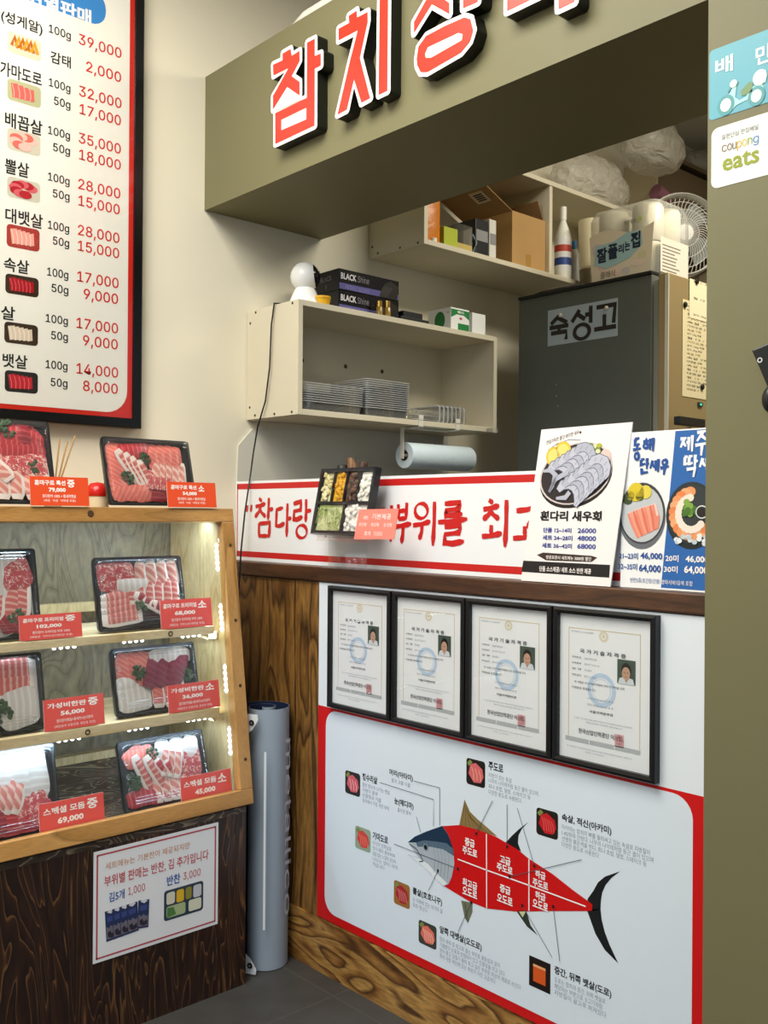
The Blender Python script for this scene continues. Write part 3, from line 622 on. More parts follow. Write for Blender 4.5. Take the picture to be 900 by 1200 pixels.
def tray(px_bl, px_tr, y, z, lean, label, rows, rough_top=False, wd=None):
    """sealed tray leaning back; corners given in the photo on its own plane. rows = (material, n, u0,v0, u1,v1, angle, length, width, edge)"""
    a = math.radians(lean); U = Vector((0, math.sin(a), math.cos(a))); Nn = Vector((0, -math.cos(a), math.sin(a)))
    o = Vector((0, y, z)); A = onp(o, Nn, *px_bl); B = onp(o, Nn, *px_tr); Wd = (B-A).x if not wd else wd; Hh = (B-Vector((B.x, y, z))).dot(U)
    x0 = B.x-Wd
    D = .026; o = Vector((x0, y, z+math.sin(a)*.0))+Nn*0
    t = thing('sashimi_tray', (0, 0, 0), label, 'tray', 'sealed sashimi trays')
    t.matrix_world = Matrix((Vector((1, 0, 0)), U, Nn)).transposed().to_4x4(); t.location = o
    b = MB(); r = .008
    b.loops([rloop(.006, .006, Wd-.006, Hh-.006, r, 0), rloop(0, 0, Wd, Hh, r, D*.72), rloop(0, 0, Wd, Hh, r, D), rloop(.006, .006, Wd-.006, Hh-.006, r, D), rloop(.010, .010, Wd-.010, Hh-.010, r, .006)], trayk, True, True)
    b.build('tray_base', t, local=True, smooth=40)
    for q in rows:
        m, n, u0, v0, u1, v1, ang, L, wdt = q[:9]; ed = q[9] if len(q) > 9 else None
        for i in range(n):
            f = i/(n-1) if n > 1 else 0
            me = slice_me(L*Wd*1.1, wdt*Wd*1.28, m, ed)
            c = bpy.data.objects.new('sashimi_slice', me); COL.objects.link(c); c.parent = t
            an = math.radians(ang+random.uniform(-4, 4))
            hx = (abs(math.cos(an))*L*Wd*1.1+abs(math.sin(an))*wdt*Wd*1.28)/2+.009; hy = (abs(math.sin(an))*L*Wd*1.1+abs(math.cos(an))*wdt*Wd*1.28)/2+.009; sc_ = min(1, Wd/2/hx, Hh/2/hy); hx *= sc_; hy *= sc_; c.scale = (sc_, sc_, 1)
            cx_, cy_ = min(max((u0+(u1-u0)*f)*Wd, hx), Wd-hx), min(max((v0+(v1-v0)*f)*Hh, hy), Hh-hy)
            c.location = (cx_, cy_, .013+.0006*i+.0012*rows.index(q)); c.rotation_euler = (random.uniform(-.05, .05), .08, an)
    return t, Wd, Hh, D
def sprig(t, Wd, Hh, u, v, r):
    b = MB()
    for i in range(26):
        an, d = random.uniform(0, 6.28), random.uniform(0, 1)**.5*r
        b.ball((u*Wd+math.cos(an)*d, v*Hh+math.sin(an)*d*1.05, .024+random.uniform(0, .006)*(1-d/r)), r*.27, (1, 1, .5), parsley, 1, .35)
    b.build('parsley_sprig', t, local=True)
def lid(t, Wd, Hh, D, ribs=True):
    b = MB(); h = D+.012
    b.loops([rloop(.002, .002, Wd-.002, Hh-.002, .010, D+.0005), rloop(.008, .008, Wd-.008, Hh-.008, .012, D+.001), rloop(.011, .011, Wd-.011, Hh-.011, .012, h-.002), rloop(.014, .014, Wd-.014, Hh-.014, .012, h), rloop(.022, .022, Wd-.022, Hh-.022, .012, h), rloop(.024, .024, Wd-.024, Hh-.024, .012, h-.0025)], lidm, False, True)
    if ribs:
        for i in range(3):
            for vv in (.016+.0075*i, Hh-.016-.0075*i): b.tube([(.028, vv+.006, h-.002), (Wd-.028, vv+.006, h-.002)], .0011, lidm, 5)
            yy = Hh*(.3+.2*i); b.ball((.017, yy, h-.004), .007, (1, 1.2, .6), lidm, 2)
    b.build('tray_lid', t, local=True, smooth=40)
card_glare = mat('coral glare-lightened price card', 'e65a54', .3); cardo = mat('orange red price card', 'e4512a', .3); wink = ink('fbf3ee'); cardedge = mat('card sleeve edge', 'f0e6de', .3)  # coral is the card red with glare put into the colour
def card(px_bl, px_tr, y, z, lean, lines, label, m=card_glare, x1=None, name='price_card', cat='price card', group='price cards of the display case'):
    a = math.radians(lean); U = Vector((0, math.sin(a), math.cos(a))); Nn = Vector((0, -math.cos(a), math.sin(a))); o = Vector((0, y, z))
    A = onp(o, Nn, *px_bl); B = onp(o, Nn, *px_tr); wd = B.x-A.x; ht = (B-Vector((B.x, y, z))).dot(U)
    o = Vector((A.x, y, z+.0022)); s = Sheet(o, RX, U)
    s.body([(0, 0), (wd, 0), (wd, ht), (0, ht)], .0016, m, cardedge)
    for tx, u0, u1, v, h, bo in lines: s.text(tx, u0*wd, v*ht, u1*wd, h*ht, wink, 1, bo)
    b = s
    lip = [s.P(.1*wd, 0, -5), s.P(.9*wd, 0, -5), s.P(.9*wd, 0, -5)+Vector((0, .018, .0006-math.sin(a)*0)), s.P(.1*wd, 0, -5)+Vector((0, .018, .0006))]
    b.face(lip, cardedge)
    return tag(s.build(name, org=o+Vector((wd/2, 0, 0))), label, cat, group)
def lines3(a, size, price, sub1='참다랑어 뱃살 부위 100%', sub2='(배꼽살, 가마도로/대뱃살 포함)'):
    return [(a, .06, .70, .70, .17, .03), (size, .73, .90, .66, .25, .03), (price, .27, .67, .43, .17, .04), (sub1, .2, .8, .24, .11, .01), (sub2, .16, .84, .07, .10, 0)]
YT, ZT = 2.385, ZC1
# on top of the case
t, a, b_, d = tray((-60, 592), (52, 498), YT, ZT, 15, 'large fish tray on top of the case at the left edge', [
    (akami2, 1, .70, .80, .70, .80, 0, .52, .34), (akami2, 5, .82, .88, .82, .62, -10, .30, .11), (otoro, 5, .55, .72, .55, .5, 8, .24, .1, fat), (akami, 3, .56, .90, .8, .86, 90, .14, .09),
    (marb, 4, .70, .52, .90, .44, 80, .2, .1), (otoro2, 5, .52, .22, .92, .18, 88, .28, .085, fat), (otoro, 3, .1, .2, .35, .2, 90, .26, .12, fat), (otoro, 3, .1, .8, .35, .8, 90, .26, .12), (otoro2, 4, .42, .62, .60, .40, 125, .2, .09, fat)], wd=.34)
sprig(t, a, b_, .66, .88, .024); sprig(t, a, b_, .86, .42, .02); lid(t, a, b_, d, False)
t, a, b_, d = tray((123, 594), (215, 521), YT, ZT, 16, 'fish tray on top of the case beside its upper right corner', [
    (akami2, 2, .35, .84, .42, .80, 0, .32, .2), (salm, 2, .11, .72, .13, .34, 85, .36, .17), (salm, 4, .58, .80, .84, .72, 80, .26, .10), (akami, 3, .56, .16, .82, .2, 90, .22, .15), (salm, 3, .18, .12, .4, .12, 0, .2, .14),
    (otoro, 4, .26, .58, .46, .42, -62, .36, .085, fat), (otoro2, 5, .58, .50, .86, .42, 78, .32, .08, fat), (marb, 4, .5, .38, .7, .36, 75, .2, .07)])
sprig(t, a, b_, .44, .70, .019); sprig(t, a, b_, .24, .40, .017); lid(t, a, b_, d, False)
card((36, 593), (103, 561), YT-.045, ZT, 8, [('혼마구로 특선', .08, .60, .70, .18, .03), ('중', .63, .76, .64, .27, .03), ('79,000', .31, .60, .45, .17, .04), ('참다랑어 100% + 황새치뱃살', .2, .77, .27, .12, .01), ('(배꼽 · 속살 · 대뱃살 포함)', .22, .76, .12, .10, 0)], 'orange red price card reading 79,000 on top of the case', cardo)
card((197, 596), (252, 567), YT-.045, ZT, 8, [('혼마구로 특선', .08, .60, .70, .18, .03), ('소', .64, .76, .64, .25, .03), ('54,000', .31, .60, .45, .17, .04), ('참다랑어 100% + 황새치뱃살', .2, .77, .27, .12, .01), ('(배꼽 · 속살 · 대뱃살 포함)', .22, .76, .12, .10, 0)], 'glossy orange red price card at the right end of the case top', cardo)
# upper shelf
Y1 = 2.375
t, a, b_, d = tray((-60, 750), (36, 645), Y1, .985, 13, 'fish tray on the upper shelf at the left edge, beside the 102,000 card', [
    (whitef, 1, .8, .55, .8, .55, 0, .36, .5), (marb, 2, .55, .8, .88, .8, 90, .26, .22), (otoro, 4, .55, .42, .92, .42, 80, .3, .11, fat), (akami, 4, .5, .14, .9, .14, 30, .2, .12), (otoro, 4, .08, .8, .4, .8, 90, .26, .1, fat), (akami2, 3, .1, .4, .35, .4, 90, .3, .12)], wd=.31)
sprig(t, a, b_, .80, .26, .02); lid(t, a, b_, d)
t, a, b_, d = tray((111, 738), (206, 653), Y1, .985, 13, 'fish tray on the upper shelf beside the 68,000 card', [
    (marb, 2, .14, .80, .34, .80, 90, .28, .2), (otoro2, 4, .53, .84, .90, .82, 86, .26, .10, fat), (whitef, 1, .62, .60, .62, .60, 0, .66, .12), (otoro, 6, .40, .56, .92, .50, 84, .30, .085, fat),
    (otoro, 5, .28, .46, .26, .12, 4, .42, .10, fat), (akami, 5, .58, .36, .86, .14, -28, .34, .09, fat)])
sprig(t, a, b_, .50, .34, .018); sprig(t, a, b_, .93, .42, .01); lid(t, a, b_, d)
card((23, 748), (95, 718), Y1-.045, .985, 8, lines3('혼마구로 프리미엄', '중', '102,000', '참다랑어 프리미엄 부위 100%'), 'coral glare-lightened price card reading 102,000 on the upper shelf')
card((189, 736), (247, 701), Y1-.045, .985, 8, lines3('혼마구로 프리미엄', '소', '68,000', '참다랑어 프리미엄 부위 100%'), 'coral glare-lightened price card reading 68,000 on the upper shelf')
# lower shelf
Y2 = 2.345
t, a, b_, d = tray((-55, 862), (43, 765), Y2, .763, 13, 'fish tray on the lower shelf at the left edge, beside the 56,000 card', [
    (otoro, 4, .72, .86, .72, .56, 0, .46, .11, fat), (whitef, 2, .84, .40, .82, .18, 0, .30, .24), (salm, 4, .3, .86, .3, .5, 0, .4, .12), (akami2, 3, .6, .45, .55, .2, 20, .2, .12), (akami, 4, .1, .3, .5, .1, 60, .24, .1)], wd=.31)
sprig(t, a, b_, .66, .30, .024); lid(t, a, b_, d)
t, a, b_, d = tray((132, 845), (221, 753), Y2, .763, 14, 'fish tray with dark purple slices on the lower shelf beside the 36,000 card', [
    (salm, 3, .16, .80, .38, .78, 80, .34, .15), (whitef, 3, .62, .88, .86, .86, 0, .3, .14), (whitef, 4, .20, .44, .24, .14, 0, .36, .16), (salm, 3, .52, .22, .76, .22, 88, .34, .12, fat), (purple, 4, .48, .62, .84, .60, 58, .36, .14)])
sprig(t, a, b_, .31, .62, .019); sprig(t, a, b_, .89, .50, .015); lid(t, a, b_, d)
card((52, 855), (121, 813), Y2-.045, .763, 8, lines3('가성비한판', '중', '56,000', '참다랑어뱃살+황새치+눈다랑어', '(배꼽살과 모듬포함, 횟감용 포장)'), 'coral glare-lightened price card reading 56,000 on the lower shelf')
card((198, 836), (256, 797), Y2-.045, .763, 8, lines3('가성비한판', '소', '36,000', '참다랑어뱃살+황새치+눈다랑어', '(배꼽살과 모듬포함, 횟감용 포장)'), 'coral glare-lightened price card reading 36,000 on the lower shelf')
# floor of the case
Y3 = 2.325; ZF = .514
t, a, b_, d = tray((-50, 985), (58, 871), Y3, ZF, 14, 'fish tray on the case floor at the left edge, beside the 69,000 card', [
    (whitef, 3, .62, .84, .86, .76, 90, .34, .13), (akami2, 2, .42, .84, .42, .66, 0, .2, .2), (otoro2, 5, .48, .52, .70, .48, 70, .26, .08, fat), (marb, 3, .74, .36, .90, .40, 72, .34, .085), (akami2, 3, .62, .12, .88, .12, 90, .2, .13), (akami, 3, .2, .2, .5, .2, 90, .3, .13), (otoro, 4, .1, .7, .34, .7, 90, .34, .1, fat)], wd=.32)
lid(t, a, b_, d)
t, a, b_, d = tray((143, 962), (231, 855), Y3, ZF, 17, 'fish tray on the floor of the case beside the 45,000 card', [
    (salm, 2, .14, .80, .30, .74, 20, .24, .15), (whitef, 3, .52, .86, .86, .82, 80, .26, .14), (akami2, 3, .2, .14, .44, .10, 0, .3, .14), (marb, 3, .68, .58, .90, .54, 84, .30, .11), (otoro2, 4, .40, .18, .70, .18, 88, .24, .1, fat), (otoro, 2, .26, .46, .40, .44, -66, .44, .09, fat), (otoro2, 3, .52, .62, .66, .56, 70, .28, .07, fat), (akami2, 2, .46, .54, .56, .5, -60, .2, .08, fat)])
sprig(t, a, b_, .38, .78, .016); sprig(t, a, b_, .13, .42, .022); lid(t, a, b_, d)
card((47, 983), (121, 929), 2.268, .4975, 8, lines3('스페셜 모듬', '중', '69,000', '(참다랑어 뱃살, 황새치 기본반찬)', '(배꼽 · 가마 · 대뱃살 포함)'), 'coral glare-lightened price card reading 69,000 on the floor of the case')
card((213, 946), (270, 901), 2.268, .4975, 8, lines3('스페셜 모듬', '소', '45,000', '(참다랑어 뱃살, 황새치 기본반찬)', '(배꼽 · 가마 · 대뱃살 포함)'), 'coral glare-lightened price card reading 45,000 on the floor of the case')
# sticks and a red pot behind the top trays
t = thing('reed_diffuser', on(1, 2.5, 65, 585), 'three thin reed sticks standing behind the top trays', 'reed sticks'); p0 = on(1, 2.5, 62, 575); p0.z = 1.3145; t.location = p0; ORG[t.name] = Vector(p0)
b = MB(); b.lathe([(0, 0), (.022, 0), (.024, .03), (.012, .05), (.012, .07)], p0, m=mat('diffuser glass', 'd9cdb4', .2)); b.build('bottle', t, smooth=40)
for q in ((70, 514), (79, 517), (88, 511)):
    b = MB(); e = on(1, 2.5, *q); b.tube([p0+Vector((0, 0, .01)), e], .0022, mat('reed', 'b9905a', .7), 6); b.build('reed_stick', t)
c = on(1, 2.47, 114, 576); c.z = 1.3145
t = thing('red_ornament', c, 'red domed pot on a pale base between the two top trays', 'pot')
b = MB(); b.lathe([(0, 0), (.03, 0), (.03, .03), (0, .03)], c, m=mat('pale ornament base', 'd8c8a8', .5)); b.build('base', t, smooth=40)
b = MB(); b.lathe([(.031, .029), (.034, .036), (.03, .052), (.018, .064), (0, .068)], c, m=mat('red lacquer', 'c22018', .25)); b.build('dome', t, smooth=40)
# ------------------------------------------------------------------ notice on the pedestal
s = Sheet((1.087, 2.2405, .18), RX, UZ)
A = [s.uv(*q) for q in ((109, 1123), (255, 1089), (256, 965), (108, 998))]; x0, x1 = A[0][0], A[1][0]; y0, y1 = (A[0][1]+A[1][1])/2, (A[2][1]+A[3][1])/2
s.body([(x0, y0), (x1, y0), (x1, y1), (x0, y1)], .0015, ink('e9ecf0'))
rb = ink('b84a50'); Wn, Hn = x1-x0, y1-y0
for q in ((.02, .03, .98, .045), (.02, .955, .98, .97), (.02, .03, .032, .97), (.968, .03, .98, .97)): s.rect(x0+q[0]*Wn, y0+q[1]*Hn, x0+q[2]*Wn, y0+q[3]*Hn, rb)
or_, rd, bl = ink('d08a52'), ink('c4444a'), ink('2a5aa8')
zz = lambda x, y: (100+x/5.4545, 960+y/5.4545)
for tx, x, y, xr, h, m, bo in (('세트메뉴는 기본찬이 제공되지만', 128, 325, 665, 44, or_, .0), ('부위별 판매는 반찬, 김 추가입니다', 120, 438, 785, 72, rd, .01), ('김5개', 150, 533, 250, 62, bl, .015), ('1,000', 273, 495, 380, 58, rd, 0), ('반찬', 520, 428, 605, 62, bl, .02), ('3,000', 625, 398, 735, 56, rd, 0)):
    s.tp(tx, *zz(x, y), zz(xr, 0)[0], h/5.4545, m, 2, bo)
for i in range(5):
    P0 = [zz(*q) for q in ((124+46*i, 592-15*i), (124+46*i+70, 570-15*i), (132+46*i+70, 760-17*i), (134+46*i, 786-17*i))]
    if i == 4: P0 = [zz(*q) for q in ((338, 520), (408, 510), (402, 688), (332, 700))]
    s.ppx(P0, ink('27345c'), 1+i*.5)
    L_ = lambda u, v: tuple(P0[0][k]*(1-u)*(1-v)+P0[1][k]*u*(1-v)+P0[2][k]*u*v+P0[3][k]*(1-u)*v for k in (0, 1))
    s.ppx([L_(*q) for q in ((.06, .5), (.3, .58), (.5, .5), (.8, .6), (.94, .52), (.95, .94), (.06, .93))], ink('6e6a78'), 1.15+i*.5)
    s.ppx([L_(*q) for q in ((.15, .72), (.4, .66), (.55, .78), (.85, .7), (.9, .88), (.5, .92), (.2, .86))], ink('2b2a34'), 1.25+i*.5)
    s.ppx([L_(*q) for q in ((.2, .05), (.55, .12), (.85, .04), (.7, .0), (.3, .0))], ink('d5d6dc'), 1.15+i*.5); s.ppx([L_(*q) for q in ((.15, .2), (.85, .18), (.8, .36), (.2, .38))], ink('3c4a86'), 1.15+i*.5)
bx0, by1 = s.uv(*zz(503, 462)); bx1, by0 = s.uv(*zz(752, 590))[0], s.uv(*zz(503, 655))[1]; bW, bH = bx1-bx0, by1-by0
s.poly(rr(bx0, by0, bx1, by1, .008), ink('2c3f52'), 1)
for q, m in (((.06, .52, .27, .92), 'd8d4c0'), ((.31, .5, .50, .92), 'e0b52a'), ((.54, .52, .70, .92), '8f8a3a'), ((.74, .5, .95, .92), 'c9ccd2'), ((.06, .08, .54, .46), 'a9b98a'), ((.62, .08, .95, .46), 'dcdcc4')):
    s.poly(rr(bx0+q[0]*bW, by0+q[1]*bH, bx0+q[2]*bW, by0+q[3]*bH, .006), ink(m), 2)
s.poly([(bx0+.07*bW, by0+.1*bH), (bx0+.3*bW, by0+.14*bH), (bx0+.24*bW, by0+.4*bH), (bx0+.08*bW, by0+.42*bH)], ink('4f7f45'), 3)
tag(s.build('paper_notice', org=(1.27, 2.2405, .3)), 'white notice with a red border taped to the dark pedestal', 'notice')
# ------------------------------------------------------------------ rolled vinyl sheet standing in the corner
cR = Vector((1.655, 2.316, 0)); R0 = .088
sheetm = mat('grey blue vinyl', '97a5b4', .5); inside = mat('navy vinyl back', '1b2846', .5)
t = thing('rolled_banner', cR, 'tall rolled grey vinyl sheet standing between pedestal and counter', 'rolled sheet')
HR = .742
def spiral(a): return R0*(1-.030*max(0, a-.0)) if a < 2*PI else R0*(1-.030*2*PI-.05*(a-2*PI))
a_st = math.radians(-40)
pts = []
for i in range(0, 74):
    th = i/73*4.2*PI*.95; r = R0-.0065*th; an = a_st+math.pi-th*1.0
    pts.append((r*math.cos(an), r*math.sin(an)))
b = MB(); n = len(pts); tk = .0012
def nrm(i):
    q = Vector(pts[i]); return q.normalized()
for lay, m, rev in ((tk, sheetm, 0), (0, inside, 1)):
    b.use(m); G = [[b.bm.verts.new((cR.x+pts[i][0]+nrm(i).x*lay, cR.y+pts[i][1]+nrm(i).y*lay, zz_)) for zz_ in (.002, HR)] for i in range(n)]
    for i in range(n-1): b.bm.faces.new((G[i][0], G[i+1][0], G[i+1][1], G[i][1])).material_index = b.cur
    if lay: G0 = G
b.use(mat('vinyl cut edge', '8d979f', .5))
for i in range(n-1): b.bm.faces.new((G0[i][1], G0[i+1][1], G[i+1][1], G[i][1])).material_index = b.cur
b.build('vinyl_roll', t, smooth=50, recalc=False)
wp = mat('printed white on vinyl', 'dfe4e8', .5)
def radius_at(an):
    """radius of the outermost turn at angle an (radians)"""
    best = R0*.97
    for x, y in pts[:36]:
        if abs((math.atan2(y, x)-an+PI) % (2*PI)-PI) < .1: best = max(best, math.hypot(x, y))
    return best+tk+.0006
def wrap(an, z): r = radius_at(an); return Vector((cR.x+r*math.cos(an), cR.y+r*math.sin(an), z))
toward = math.atan2(-cR.y, -cR.x)                                   # the side turned to the reader
def band(a0, a1, z0, z1, m, k=5):
    q = MB(); q.use(m); V = [[q.bm.verts.new(wrap(a0+(a1-a0)*i/k, z)) for z in (z0, z1)] for i in range(k+1)]
    for i in range(k): q.bm.faces.new((V[i][0], V[i+1][0], V[i+1][1], V[i][1])).material_index = 0
    return q
q = band(toward-.035, toward+.035, .13, .63, wp); q.build('white_stripe', t)
# lettering running up the right hand side
V, F = glyphs('metallico', 0)
q = MB(); q.use(mat('pale lettering on vinyl', 'a5aeb9', .5)); vs = [q.bm.verts.new(wrap(toward+.72+.30*(y_), .66-.5*x_)) for x_, y_ in V]
for f in F:
    try: q.bm.faces.new([vs[i] for i in f]).material_index = 0
    except ValueError: pass
q.build('printed_lettering', t)
for z0, sg in ((.735, -1), (.004, 1)):
    q = MB(); q.use(wp); aa = toward-.52
    P2 = [(-.16, 0), (.42, 0), (.46, .25), (.12, .72), (-.16, .9)]
    cen = [q.bm.verts.new(wrap(aa+u_*.62, z0+sg*v_*.062)) for u_, v_ in P2]; q.bm.faces.new(cen).material_index = 0
    q.lathe([(.003, .0015), (.008, .0015), (.008, 0)], wrap(aa+.06, z0+sg*.024), (math.cos(aa), math.sin(aa), 0), steel, 14); q.build('corner_eyelet', t)
# ------------------------------------------------------------------ menu board on the left wall
mf = mat('gloss black frame', '0d0e10', .25)
XM = 1.433; YM = 2.612; zb_ = on(1, YM, 166, 502.4).z; xr_ = on(1, YM, 167.5, 300).x; ztp = 2.98; xl_ = .45
t = thing('menu_board', (xr_-.4, W, zb_), 'large black framed price board with red numbers on the cream wall', 'menu board')
ow, oh, fw = xr_-xl_, ztp-zb_, .028
b = MB(); O = Vector((xl_, YM, zb_)); q3 = lambda a, c, e: O+RX*a+UZ*c+Vector((0, e, 0)); dep = W-.003-YM
b.loops([[q3(*p, dep) for p in ((0, 0), (ow, 0), (ow, oh), (0, oh))], [q3(*p, .002) for p in ((0, 0), (ow, 0), (ow, oh), (0, oh))], [q3(*p, 0) for p in ((.003, .003), (ow-.003, .003), (ow-.003, oh-.003), (.003, oh-.003))],
         [q3(*p, 0) for p in ((fw, fw), (ow-fw, fw), (ow-fw, oh-fw), (fw, oh-fw))], [q3(*p, .01) for p in ((fw, fw), (ow-fw, fw), (ow-fw, oh-fw), (fw, oh-fw))]], mf); b.build('frame', t)
s = Sheet(q3(fw, fw, .008), RX, UZ); pw, ph = ow-2*fw, oh-2*fw; mr_ = ink('cf2a1f', .2); mw = ink('eceadf', .2)
s.body([(0, 0), (pw, 0), (pw, ph), (0, ph)], .006, mr_)
rx1 = s.uv(150.5, 250)[0]; ry0 = s.uv(60, 477.5)[1]; ry1 = s.uv(152, 0)[1]+.075
s.poly(rr(.02, ry0, rx1, ry1, .065), mw, 1)
cb = ink('3b86c8', .2); c0_ = s.uv(112, 29); cx1 = s.uv(124, 10)[0]; s.poly(rr(.12, c0_[1], cx1, c0_[1]+.098, .045), cb, 2)
s.tp('부위별판매', 10, -4.0, 107, 20, ink('f4f3ee', .2), 3, .03)
mr2, mk = ink('cf2f2a', .2), ink('26282a', .2)
for tx, x, y, xr, h in (('39,000', 92, 54.2, 142.4, 15.2), ('2,000', 100.6, 86.2, 142, 15), ('32,000', 92.4, 115, 142.4, 15.2), ('17,000', 93, 136, 141.7, 15), ('35,000', 92, 170, 141.6, 15.2), ('18,000', 92.4, 189.4, 141.6, 15), ('28,000', 91.4, 224, 141, 15.2), ('15,000', 91.6, 243.4, 140.4, 15),
                      ('28,000', 91, 278, 140, 15.2), ('15,000', 91, 296.3, 139.7, 15), ('17,000', 90.3, 332.4, 139, 15.2), ('9,000', 97.8, 352.8, 138.3, 15), ('17,000', 89.4, 387, 138.3, 15.2), ('9,000', 97, 407.3, 138, 15), ('14,000', 89.4, 440.4, 138.4, 15.2), ('8,000', 97, 460.6, 138, 15)):
    s.heavy(tx, x, y, xr, h, mr2, 2)
for i, (x, y, xr) in enumerate(((57, 40.5, 83), (57, 103.5, 82.5), (56, 159.5, 82), (56, 214, 81.5), (56, 270.5, 81), (55, 325.5, 80), (53.3, 380, 79.5), (53.3, 434, 79))): s.heavy('100g', x, y, xr, 12.4, mk, 2)
for x, y, xr in ((63, 125, 82.5), (62, 179.5, 82), (61.6, 233.6, 81.5), (61.7, 289, 81), (60.3, 344.6, 80), (59.7, 400, 79.5), (59.2, 455, 79)): s.heavy('50g', x, y, xr, 12.4, mk, 2)
for tx, x, y, xr, h in (('우니단(성게알)', -42, 12, 50, 17), ('감태', 59, 73, 83, 14), ('가마도로', 0, 87.5, 49, 17), ('배꼽살', 5.6, 148, 49.6, 18), ('뽈살', 5.6, 202.5, 34, 17.5), ('대뱃살', 6, 260, 50, 17.5), ('속살', 4.2, 317, 34, 16.5), ('옆살', -16, 371.5, 17.5, 16.5), ('뱃살', 2.8, 430, 32, 16.5)):
    s.tp(tx, x, y, xr, h, mk, 2, .02)
def mfood(tl, bl, xr, base, mid, st, n, kind=0):
    x0, y1 = s.uv(*tl); y0 = s.uv(*bl)[1]; x1 = s.uv(xr, tl[1])[0]; W_, H_ = x1-x0, y1-y0
    s.poly(rr(x0, y0, x1, y1, .01, 3), ink(base, .2), 2); P = lambda a, c: (x0+W_*a, y0+H_*c)
    if kind == 0:
        for i in range(n):
            f = i/n; s.poly([P(.10+.70*f, .80-.1*f), P(.30+.70*f*.92, .86-.1*f), P(.34+.62*f, .2+.04*f), P(.16+.66*f, .14+.04*f)], ink(mid, .2), 3+.2*i)
            s.line([P(.14+.70*f, .78-.1*f), P(.2+.66*f, .45), P(.2+.64*f, .18)], W_*.025, ink(st, .2), 3.1+.2*i)
    elif kind == 1:
        for i in range(n):
            a = 2*PI*i/n*.8+.5; s.ell(x0+W_*(.5+.26*math.cos(a)), y0+H_*(.5+.24*math.sin(a)), W_*.2, H_*.2, ink(mid if i % 2 else st, .2), 3+.2*i, 12)
    else:
        for i in range(n): s.line([P(.12+.12*i, .35), P(.2+.12*i, .8), P(.3+.12*i, .3)], W_*.1, ink(mid if i % 2 else st, .2), 3+.2*i)
mfood((9, 36), (9, 60), 48, 'd9d0b4', 'd99a2c', 'b8651c', 6, 2)
mfood((8.5, 91), (8.5, 116), 48, 'b9b88f', 'd8695f', 'ecb0a4', 4)
mfood((8.4, 149), (8.4, 174), 47.4, 'cfc9b4', 'dc6f62', 'eebdb0', 7, 1)
mfood((8.4, 206), (8.4, 230), 47, 'cbc6b4', 'b02430', 'd4616a', 8, 1)
mfood((7.8, 261.7), (7.8, 288.3), 46.4, 'a53a34', 'e8a394', 'f4d2c6', 5)
mfood((6.2, 320), (6.2, 343), 45.3, '3a2a20', 'a81a26', 'd4565c', 6)
mfood((5, 376.4), (5, 401), 44.5, '3d2f26', 'dccbb4', 'f0e6d6', 5)
mfood((5.5, 433.3), (5.5, 458.3), 44.4, '2b2b2c', 'bc2a36', 'de6a6c', 5)
s.build('price_panel', t)
g = Sheet(q3(fw, fw, .0035), RX, UZ); g.rect(0, 0, pw, ph, clear('menu glazing', (1, 1, 1), .03, .03, .25), 0); g.build('glazing', t)
# ------------------------------------------------------------------ poster cards on the worktop
def lean_sheet(px_bl, px_br, x, z, lean):
    """plane facing the customers, leaning back by lean degrees, its foot on the line x, z"""
    a = math.radians(lean); U = Vector((math.sin(a), 0, math.cos(a))); Nn = RY.cross(U); return Sheet((x, on(0, x, *px_bl).y, z), RY, U)
s = lean_sheet((611, 671), (715, 681), 1.7365, 1.151, 4.2)
c = [s.uv(*q) for q in ((611, 671), (715.5, 681), (741.5, 494.5), (634.5, 503.5))]
x0, x1, y1 = (c[0][0]+c[3][0])/2, (c[1][0]+c[2][0])/2, (c[2][1]+c[3][1])/2; x0, y0 = x0, 0
print('shrimp poster', c)
E0 = [(c[0][0], 0), (c[1][0], 0), (c[2][0], c[2][1]), (c[3][0], c[3][1])]
pw_ = ink('f0ecea'); s.body(E0, .003, pw_, white)
z6 = lambda x, y: (610+x/6, 490+y/6)
s.ppx([z6(20, 1002), z6(630, 1032), z6(624, 1122), z6(7, 1080)], ink('1d1a1c'), 1)
for tx, x, y, xr, h, m, bo in (('흰다리 새우회', 138, 722, 570, 70, ink('17151a'), .04), ('단품 12~14미', 160, 805, 358, 36, ink('2b3f92'), .03), ('26000', 402, 808, 532, 36, ink('2b3f92'), .03), ('세트 24~28미', 155, 857, 366, 36, ink('2b3f92'), .03), ('48000', 400, 862, 532, 36, ink('2b3f92'), .03), ('세트 36~42미', 150, 912, 362, 36, ink('2b3f92'), .03), ('68000', 399, 918, 530, 36, ink('2b3f92'), .03)):
    s.tp(tx, *z6(x, y), z6(xr, 0)[0], h/6, m, 2, bo)
s.ppx([z6(115, 962), z6(160, 945), z6(500, 968), z6(540, 980), z6(500, 1012), z6(180, 1000)], ink('3a2a26'), 1); s.tp('방문포장시 세트메뉴 3000원 할인', *z6(180, 990), z6(497, 0)[0], 4.4, wink, 2, .01); s.tp('단품 소스제공/ 세트 소스 반찬 제공', *z6(133, 1076), z6(497, 0)[0], 6.2, wink, 2, .015)
s.line([z6(195, 225), z6(260, 180), z6(340, 152), z6(425, 155)], .0011, ink('4c3a36'), 2, px=True)
x_, y_ = s.uv(*z6(182, 188)); xe_, ye_ = s.uv(*z6(412, 112)); s.text('한입가득한 쫄깃 바다향 새우', x_, y_, xe_, .0095, ink('4c3a36'), 2, 0, (ye_-y_)/(xe_-x_))
h0 = s.uv(*z6(422, 100)); s.ell(*h0, .003, .003, ink('4c3a36'), 2, 8)
